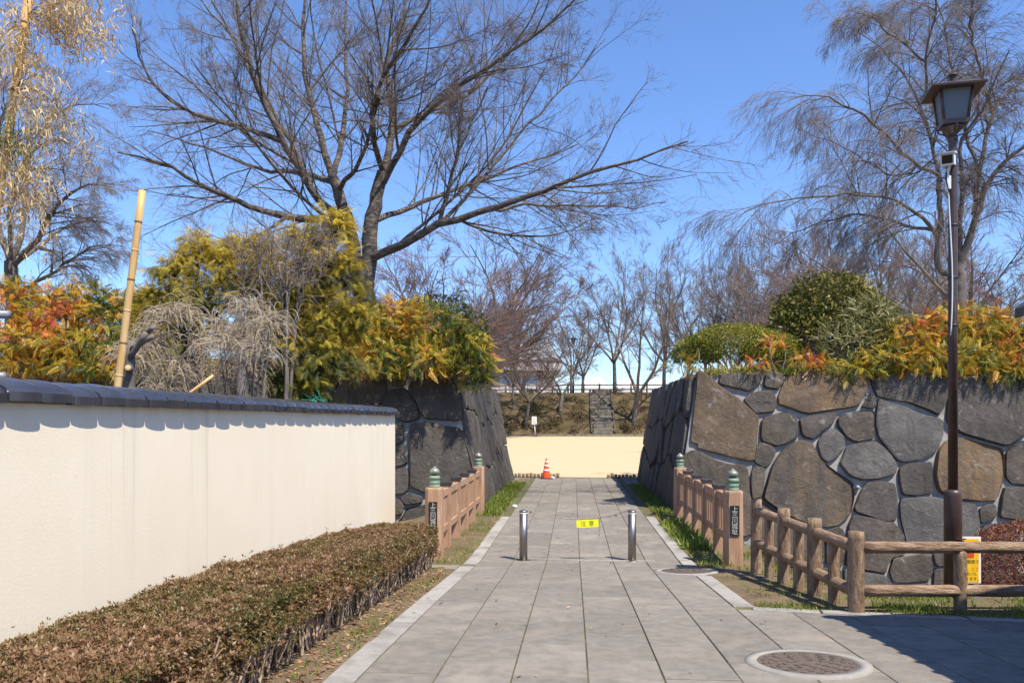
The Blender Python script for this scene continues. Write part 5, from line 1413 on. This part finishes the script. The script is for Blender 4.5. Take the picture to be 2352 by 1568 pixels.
def bamboo_pole(name, label, top, bot, r, node_gap, extra=None):
    d = top - bot; L = np.linalg.norm(d); ax = d / L
    t = thing(name, label, 'bamboo', tuple(bot))
    k = int(L / node_gap); g = Geo()
    tube(g, resample([bot, bot + d * .5, top], 12), np.linspace(r * 1.05, r * .9, 12), 14); cu = g.build('culm', M['bamboo'], t)
    for i in range(1, k):
        c = bot + ax * (i * node_gap + .04 * math.sin(i * 7.0)); rr = r * (1.05 - .15 * i / k)
        g = Geo(); tube(g, [c - ax * .012, c - ax * .004, c + ax * .004, c + ax * .012], [rr * 1.005, rr * 1.10, rr * 1.10, rr * 1.005], 14, cap=False); g.build('node', M['bamboo_node'] if i % 2 else M['bamboo'], cu)
    return t
a, b = D(327, 437, 9.2), D(270, 890, 9.3); b2 = b + (b - a) * (b[2] + .15) / (a[2] - b[2])
bamboo_pole('bamboo_pole', 'cut leaning bamboo pole standing against the stump behind the wall', a, b2, .042, .34)
a, b = D(490, 862, 10.0), D(428, 908, 10.0); b2 = b + (b - a) * (b[2] + .15) / (a[2] - b[2])
bamboo_pole('bamboo_stick', 'short yellow bamboo stick leaning in the dead shrub', a, b2, .019, .5)
g = Geo(); rs = np.random.default_rng(3)
for k in range(9):
    p = D(725, 920, 13.6) + rs.normal(size=3) * np.array((.08, .03, .05)); tube(g, grow(p[None], rs.normal(size=(1, 3)), np.array([.25]), 9, .5, 0, rs)[0], .006, 4)
tube(g, [D(725, 920, 13.6), (D(725, 920, 13.6)[0], D(725, 920, 13.6)[1], 0)], .012, 6)
g.build('green_net', plain('green_net', (.02, .28, .20), .6), None, label='scrap of green net on a stake above the wall coping', cat='net')
# dry bamboo with drooping cream leaves at the far left
ca, cb = D(72, -40, 9.4), D(-2, 440, 9.6); cb2 = cb + (cb - ca) * (cb[2] + .15) / (ca[2] - cb[2])
t = bamboo_pole('dry_bamboo', 'tall dry bamboo with drooping cream leaves at the edge of the garden', ca, cb2, .052, .36)
rs = np.random.default_rng(77); g = Geo(); gt = Geo()
def bamboo_leaves(src, ends, n, tonerange=(0, 1), sz=.13, g=g):
    for (x, y) in ends:
        e = D(x, y, 9.3 + rs.uniform(-.7, .7)); s = src + rs.normal(size=3) * .03
        L = np.linalg.norm(e - s)
        P = resample([s, s + (e - s) * .4 + np.array((0, 0, .25 * L)), s + (e - s) * .8 + np.array((0, 0, .16 * L)), e], 12); tube(gt, P, np.linspace(.007, .002, 12), 4, cap=False)
        tt = rs.uniform(.35, 1, n); i = (tt * 11).astype(int).clip(0, 10); p = P[i] + (P[i + 1] - P[i]) * (tt * 11 - i)[:, None] + rs.normal(size=(n, 3)) * np.array((.10, .09, .08))
        d = rs.normal(size=(n, 3)) * .55; d[:, 2] -= .9
        instances(g, T_BLADE[0], T_BLADE[1], p, frames(d, rs.normal(size=(n, 3))), sz * rs.uniform(.6, 1.3, n), rs.uniform(*tonerange, n))
cu = lambda y: ca + (cb - ca) * ((y + 40) / 480.0)
for y0, ends in ((-10, [(130,60),(170,40),(200,60),(230,90),(250,110),(265,80),(290,40),(180,100),(215,120),(150,30),(275,20),(110,40)]),
                 (30, [(140,90),(170,130),(200,140),(225,130),(250,140),(240,60),(110,70)]), (120, [(90,170),(120,190),(60,200),(20,170)]),
                 (200, [(120,330),(170,300),(200,350),(140,270),(90,300),(60,290),(150,380),(220,390)]), (330, [(80,470),(110,490),(60,500),(30,470),(140,450),(50,560),(90,590),(20,590),(110,540),(0,520)]),
                 (60, [(-20,140),(10,60),(20,20),(30,120),(-30,230)])):
    bamboo_leaves(cu(y0), ends, 120, (0, 1), .095)
g.build('leaves', M['bambooleaf'], t, True, True)
g2 = Geo(); bamboo_leaves(cu(320), [(20,345),(40,350),(5,330),(-10,350)], 60, (.1, 1), .12, g2); g2.build('green_leaves', M['bambooleaf_green'], t, True, True)
gt.build('twigs', M['bambooleaf'], t)

# ---------------------------------------------------------------- clipped hedge at the foot of the plaster wall
rs = np.random.default_rng(9)
H0, H1, HXA, HXB = 1.8, 10.75, -2.70, -1.72
hd = thing('clipped_hedge', 'low clipped brown winter hedge with bare stems along the plaster wall', 'hedge', ((HXA + HXB) / 2, 6.2, .3))
n = 36000
X = rs.uniform(HXA, HXB, n); Y = H0 + (H1 - H0) * rs.uniform(0, 1, n) ** 1.0
def htop(X, Y): 
    base = np.interp(Y, _GY, _GZ) + np.interp(Y, [3, 10.5], [.535, .585])
    rnd = -.20 * smooth((X - (HXB - .22)) / .22) ** 2 - .06 * smooth(((HXA + .1) - X) / .1) - .22 * smooth((Y - (H1 - .3)) / .3) ** 2
    return base + rnd + .028 * wob(np.stack([X, Y, 0 * X], -1), 3.2, 6) + .015 * wob(np.stack([X, Y, 0 * X], -1), 9, 7)
Z = htop(X, Y) - rs.exponential(.035, n).clip(0, .22) + (rs.uniform(0, 1, n) > .985) * rs.uniform(0, .07, n)
p1 = np.stack([X, Y, Z], 1); d1 = rs.normal(size=(n, 3)) * .5 + np.array((.1, 0, 1.0))
n2 = 23000
Y = rs.uniform(H0, H1, n2); gy = np.interp(Y, _GY, _GZ); v = rs.uniform(0, 1, n2) ** .75
X = HXB - .07 - .16 * (1 - v) ** 1.5 - rs.exponential(.05, n2).clip(0, .25) + .03 * wob(np.stack([0 * Y, Y, v], -1), 3, 8); Z = gy + .13 + .39 * v
p2 = np.stack([X, Y, Z], 1); d2 = rs.normal(size=(n2, 3)) * .6 + np.array((.8, 0, .5))
n3 = 2600
X = rs.uniform(HXA, HXB - .05, n3); v = rs.uniform(0, 1, n3) ** .75; Y = H1 - .03 - rs.exponential(.05, n3).clip(0, .25) - .12 * (1 - v); Z = np.interp(Y, _GY, _GZ) + .16 + .40 * v
p3 = np.stack([X, Y, Z], 1); d3 = rs.normal(size=(n3, 3)) * .6 + np.array((0, .8, .5))
P = np.concatenate([p1, p2, p3]); Dr = np.concatenate([d1, d2, d3])
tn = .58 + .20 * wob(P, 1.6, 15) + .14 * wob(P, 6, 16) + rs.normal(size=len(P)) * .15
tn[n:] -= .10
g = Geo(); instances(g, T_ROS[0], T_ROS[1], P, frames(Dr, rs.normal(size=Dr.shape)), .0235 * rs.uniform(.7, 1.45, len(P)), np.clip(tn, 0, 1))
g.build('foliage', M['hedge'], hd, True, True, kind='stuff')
# woody stems and twigs
n = 620
Y = rs.uniform(H0, H1 - .05, n); X = np.where(rs.uniform(0, 1, n) < .75, rs.uniform(-2.05, -1.86, n), rs.uniform(-2.6, -1.95, n))
m_ = rs.uniform(0, 1, n) < .08; Y[m_] = H1 - rs.uniform(.02, .2, m_.sum()); X[m_] = rs.uniform(-2.6, -1.85, m_.sum())
s = np.stack([X, Y, np.interp(Y, _GY, _GZ) - .03], 1); d = rs.normal(size=(n, 3)) * np.array((.15, .18, .1)) + np.array((.02, 0, 1.0))
PS = grow(s, d, rs.uniform(.34, .56, n), 7, .12, .02, rs); g = Geo(); tubes(g, PS, taper(rs.uniform(.006, .013, n), 7, .45), 5)
s, d, ln, r = spawn(PS, taper(np.full(n, .008), 7, .45), 2, .35, .8, .2, .5, rs, .35, .1)
P2 = grow(s, d, ln, 5, .14, .04, rs); tubes(g, P2, taper(np.full(len(P2), .0035), 5, .6), 4)
g.build('stems', M['stem'], hd, kind='stuff')

# ---------------------------------------------------------------- grass, litter, ground cover
def scatter_grass(name, label, regions, seed, mat, tone=(.1, .8)):
    rs = np.random.default_rng(seed); g = Geo()
    for (x0, x1, y0, y1, n, h, bias) in regions:
        X = rs.uniform(x0, x1, n); Y = rs.uniform(y0, y1, n)
        k = wob(np.stack([X, Y, 0 * X], -1), 2.2, seed) + .4 * wob(np.stack([X, Y, 0 * X], -1), 7, seed + 1) + bias > rs.normal(size=n) * .35
        X, Y = X[k], Y[k]; m = len(X); Z = np.array([hground(a, b) for a, b in zip(X, Y)]) - .005
        d = rs.normal(size=(m, 3)) * .55 + np.array((0, 0, 1.0))
        instances(g, T_BLADE[0] * np.array((1.1, 1, 1)), T_BLADE[1], np.stack([X, Y, Z], 1), frames(d, rs.normal(size=(m, 3))), h * rs.uniform(.5, 1.4, m), rs.uniform(*tone, m) * .8 + .2 * rs.uniform(0, 1, m) ** 6)
    return g.build(name, mat, None, True, True, label=label, cat='grass', kind='stuff')
scatter_grass('grass', 'short green grass along the path and fence', [(-2.1, -1.53, 17.3, 26.6, 7000, .10, .75), (-2.0, -1.53, 11.3, 17.3, 2600, .05, -.15), (1.72, 2.35, 11.0, 17.5, 3200, .07, .25), (1.72, 2.3, 17.5, 26, 4200, .10, .6),
   (1.75, 5.6, 7.45, 8.15, 9000, .045, .25), (1.8, 3.0, 8.0, 11.5, 3000, .045, -.2), (2.9, 3.4, 7.7, 11, 2600, .06, .4), (3.3, 7.5, 8.1, 9.6, 6000, .06, .2), (2.4, 4.5, 10.5, 17.5, 4500, .08, 0.0), (-1.75, -1.53, 4, 10.8, 1300, .05, -.35),
   (1.70, 2.1, 13.0, 16.5, 1500, .16, .3), (-1.6, -1.45, 17.5, 26, 900, .06, .1)], 400, M['grass'])
g = Geo(); rs = np.random.default_rng(12); n = 2600
X = np.concatenate([rs.uniform(-2.1, -1.54, 2000), rs.uniform(-2.0, -1.55, 300), rs.uniform(-1.5, 4, 300)]); Y = np.concatenate([rs.uniform(2.5, 10.7, 2000), rs.uniform(11.3, 24, 300), rs.uniform(4, 26, 300)])
Z = np.array([gz(b) if -1.5 < a < 1.7 else hground(a, b) for a, b in zip(X, Y)]) + .006
k = ~((X > 1.6) & (Y > 7.3)); X, Y, Z = X[k], Y[k], Z[k]; n = len(X)
d = rs.normal(size=(n, 3)) * np.array((1, 1, .2)); instances(g, T_LEAF[0], T_LEAF[1], np.stack([X, Y, Z], 1), frames(d, np.array((0, 0, 1.0)) + rs.normal(size=(n, 3)) * .3), .045 * rs.uniform(.5, 1.3, n), rs.uniform(0, 1, n))
g.build('leaf_litter', M['litter'], None, True, True, label='dry fallen leaves under the hedge', cat='leaves', kind='stuff')
# dry tuft on the right wall top
scatter = Geo(); rs = np.random.default_rng(14)
g = Geo()
for (x, y, n, tr) in ((1880, 855, 260, (.75, 1)), (1825, 858, 200, (.2, .6)), (1700, 850, 160, (.7, 1)), (1640, 850, 120, (.7, 1)), (1930, 850, 120, (.6, 1))):
    p = on_plane(x, y, (0, 1, -BAT), FRONT_Y); p = np.array((p[0], FRONT_Y + BAT * TOPZ + .12, TOPZ - .08)); d = rs.normal(size=(n, 3)) * .6 + np.array((0, -.25, .8))
    instances(g, T_BLADE[0], T_BLADE[1], p + rs.normal(size=(n, 3)) * np.array((.22, .05, .01)), frames(d, rs.normal(size=(n, 3))), .26 * rs.uniform(.5, 1.3, n), rs.uniform(*tr, n))
g.build('dry_grass', M['grass'], None, True, True, label='dry grass tufts on the right stone wall top', cat='grass', kind='stuff')
# undergrowth of the far embankment
g = Geo(); rs = np.random.default_rng(15)
cl = 340
SX0, SX1 = on_ground(1350, 895, hground, 60, 95), on_ground(1400, 1000, hground, 60, 95)
for i in range(cl):
    y = rs.uniform(70.3, 79.5); x = rs.uniform(-14, 22) + y * .03; sx = np.interp(y, [70, 78.2], [on_ground(1386, 1000, hground, 60, 95)[0], on_ground(1368, 893, hground, 60, 95)[0]])
    if abs(x - sx) < 1.5 or wob((x, y, 0), .5, 31) < -.25: continue
    r = rs.uniform(.35, .8); c = np.array((x, y, hground(x, y) + .05)); n = 90
    u = unit(n, rs, -.1); p = c + u * np.array((r, r, r * .6)) * rs.uniform(.7, 1.05, (n, 1)); tb = .50 + .3 * wob(c, .4, 33)
    instances(g, T_LEAF[0], T_LEAF[1], p, frames(u + rs.normal(size=(n, 3)) * .8), .17 * rs.uniform(.6, 1.4, n), np.clip(tb + rs.normal(size=n) * .2, 0, 1))
g.build('undergrowth', M['shrub'], None, True, True, label='low brown green undergrowth covering the far embankment', cat='undergrowth', kind='stuff')

# ---------------------------------------------------------------- far steps, fence, lamp, building, tents
bt_, tp_ = on_ground(1386, 1000, hground, 60, 95), on_ground(1368, 893, hground, 60, 95)
stp = thing('stone_steps', 'rough stone steps climbing the far embankment', 'steps', tuple(bt_))
ns = 20
for i in range(ns):
    f = i / (ns - 1); y = 70.25 + (78.2 - 70.25) * f; x = bt_[0] + (tp_[0] - bt_[0]) * f; z = bank(y) + .06
    g = Geo(); box(g, (x + random.uniform(-.10, .10), y, z + random.uniform(-.04, .05)), (1.7 + random.uniform(-.3, .3), .40 + random.uniform(-.05, .1), .26), random.uniform(-.09, .09), bev=.04); g.build('step', M['steps'], stp, False)
for s in (-1, 1):
    g = Geo(); tube(g, [(bt_[0] + s * .98, 70.2, bank(70.2) + .15), (tp_[0] + s * .98, 78.3, bank(78.3) + .15)], .10, 6); g.build('side_kerb', M['stone'], stp)
ff = thing('rail_fence', 'thin wooden rail fence along the top of the far embankment', 'fence', (4, 79.5, bank(79.5)))
fx = np.arange(-9.5, 13.0, 1.5)
for x in fx:
    g = Geo(); lathe(g, (x, 79.5, bank(79.5)), [(.085, -.3), (.085, .86), (.06, .88)], 8); g.build('post', M['log'], ff)
for z in (.30, .72):
    for i in range(len(fx) - 1):
        g = Geo(); tube(g, [(fx[i], 79.5, bank(79.5) + z), (fx[i + 1], 79.5, bank(79.5) + z)], .062, 7); g.build('rail', M['log_h'], ff)
p = D(1317, HY, 82); z0 = bank(p[1])
fl = thing('far_lamp', 'small dark lantern lamp among the trees on the far embankment', 'street lamp', (p[0], p[1], z0))
g = Geo(); lathe(g, (p[0], p[1], z0), [(.10, -.1), (.09, 1.2), (.05, 1.3), (.045, 4.9)], 10); g.build('pole', M['lampmetal'], fl)
g = Geo(); lathe(g, (p[0], p[1], z0), [(.16, 4.9), (.25, 5.4)], 4); g.build('lantern', M['pane'], fl, False)
g = Geo(); lathe(g, (p[0], p[1], z0), [(.48, 5.38), (.48, 5.42), (.08, 5.6), (.03, 5.72)], 4); g.build('roof', M['lampmetal'], fl, False)
# community building left of the far trees
BD = 108.0
def bp(x, y, dd=0): return D(x, y, BD + dd)
c0, c1 = bp(1040, 890), bp(1272, 890); gb = bank(c0[1]) - .5
bl = thing('white_building', 'pale building with a wide eave behind the far embankment', 'building', tuple((c0 + c1) / 2))
def slabw(g, x0, x1, y0, y1, dd0, dd1):
    V = []
    for dd in (dd0, dd1):
        for (x, y) in ((x0, y1), (x1, y1), (x1, y0), (x0, y0)):
            p0 = D(x, y, BD + dd0); V.append(p0 + FWD * (dd - dd0))
    g.add(V, [(0, 1, 2, 3), (7, 6, 5, 4), (0, 4, 5, 1), (1, 5, 6, 2), (2, 6, 7, 3), (3, 7, 4, 0)])
pinkw = surf('pale_pink_wall', [(.3, (.62, .52, .50)), (.7, (.72, .62, .58))], 1, .8, 0)
g = Geo(); slabw(g, 1000, 1271, 850, 960, 0, 12); g.build('wall', pinkw, bl, False)
g = Geo(); slabw(g, 990, 1290, 826, 850, -1.0, 13); g.build('fascia', pinkw, bl, False)
g = Geo(); e = [bp(985, 826, -1.2), bp(1293, 826, -1.2), bp(1293, 826, -1.2) + FWD * 15, bp(985, 826, -1.2) + FWD * 15]
top = [bp(985, 775, -1.2) + FWD * 7, bp(1262, 775, -1.2) + FWD * 7]
g.add(e + top, [(0, 1, 5, 4), (2, 3, 4, 5), (1, 2, 5), (3, 0, 4), (3, 2, 1, 0)]); g.build('roof', surf('metal_roof', [(.3, (.30, .30, .30)), (.7, (.40, .40, .39))], .6, .5, 0, metallic=.2), bl, False)
g = Geo(); slabw(g, 1232, 1271, 853, 869, -.12, .05); w_ = g.build('window', M['glassdark'], bl, False)
for x in (1150, 1172, 1194, 1213):
    g = Geo(); slabw(g, x, x + 17, 858, 905, -.15, .05); w_ = g.build('window', M['white'], bl, False)
    g = Geo(); slabw(g, x + 2, x + 15, 862, 900, -.20, -.10); g.build('pane', plain('pale_pane', (.45, .50, .52), .2), w_, False)
# white tents beyond the fence
for i, (x0, x1, yt) in enumerate(((1341, 1394, 866), (1418, 1464, 871), (1481, 1530, 870))):
    TD = 112.0; a, b = D(x0, 889, TD), D(x1, 889, TD); wd = float(np.linalg.norm(b - a)); c = (a + b) / 2 + FWD * wd / 2; zt = EYE + (HY - yt) / F_PX * TD; ze = a[2]; zg = bank(c[1])
    t = thing('white_tent', 'white tent with a hipped top beyond the far rail fence', 'tent', (c[0], c[1], zg), 'white tents beyond the far fence')
    g = Geo(); h = wd / 2 * 1.05; q = wd * .22
    V = [(-h, -h, ze), (h, -h, ze), (h, h, ze), (-h, h, ze), (-h * .82, -h * .82, (ze + zt) / 2 + .15), (h * .82, -h * .82, (ze + zt) / 2 + .15), (h * .82, h * .82, (ze + zt) / 2 + .15), (-h * .82, h * .82, (ze + zt) / 2 + .15), (-q, -q, zt), (q, -q, zt), (q, q, zt), (-q, q, zt)]
    V = [(c[0] + v[0], c[1] + v[1], v[2]) for v in V]
    g.add(V, [(8, 9, 10, 11)] + [(r + k, r + (k + 1) % 4, r + (k + 1) % 4 + 4, r + k + 4) for r in (0, 4) for k in range(4)]); g.build('canopy', M['white'], t, False)
    g = Geo()
    for (sx, sy, lx_, ly_) in ((0, -1, 2 * h, .03), (0, 1, 2 * h, .03), (-1, 0, .03, 2 * h), (1, 0, .03, 2 * h)): box(g, (c[0] + sx * h, c[1] + sy * h, ze - .35), (lx_, ly_, .75))
    g.build('valance', M['white'], t, False)
    for sx in (-1, 1):
        for sy in (-1, 1):
            g = Geo(); tube(g, [(c[0] + sx * h * .97, c[1] + sy * h * .97, zg - .1), (c[0] + sx * h * .97, c[1] + sy * h * .97, ze)], .03, 6); g.build('leg', M['steel'], t)
a, b = D(1335, 890, 110), D(1545, 890, 110); g = Geo(); box(g, ((a[0] + b[0]) / 2, (a[1] + b[1]) / 2, (a[2] + bank(a[1]) - .3) / 2), (np.linalg.norm(b - a), .06, a[2] - bank(a[1]) + .3), YAW)
g.build('white_screen', M['white'], None, False, label='long low white screen below the tents beyond the fence', cat='screen')
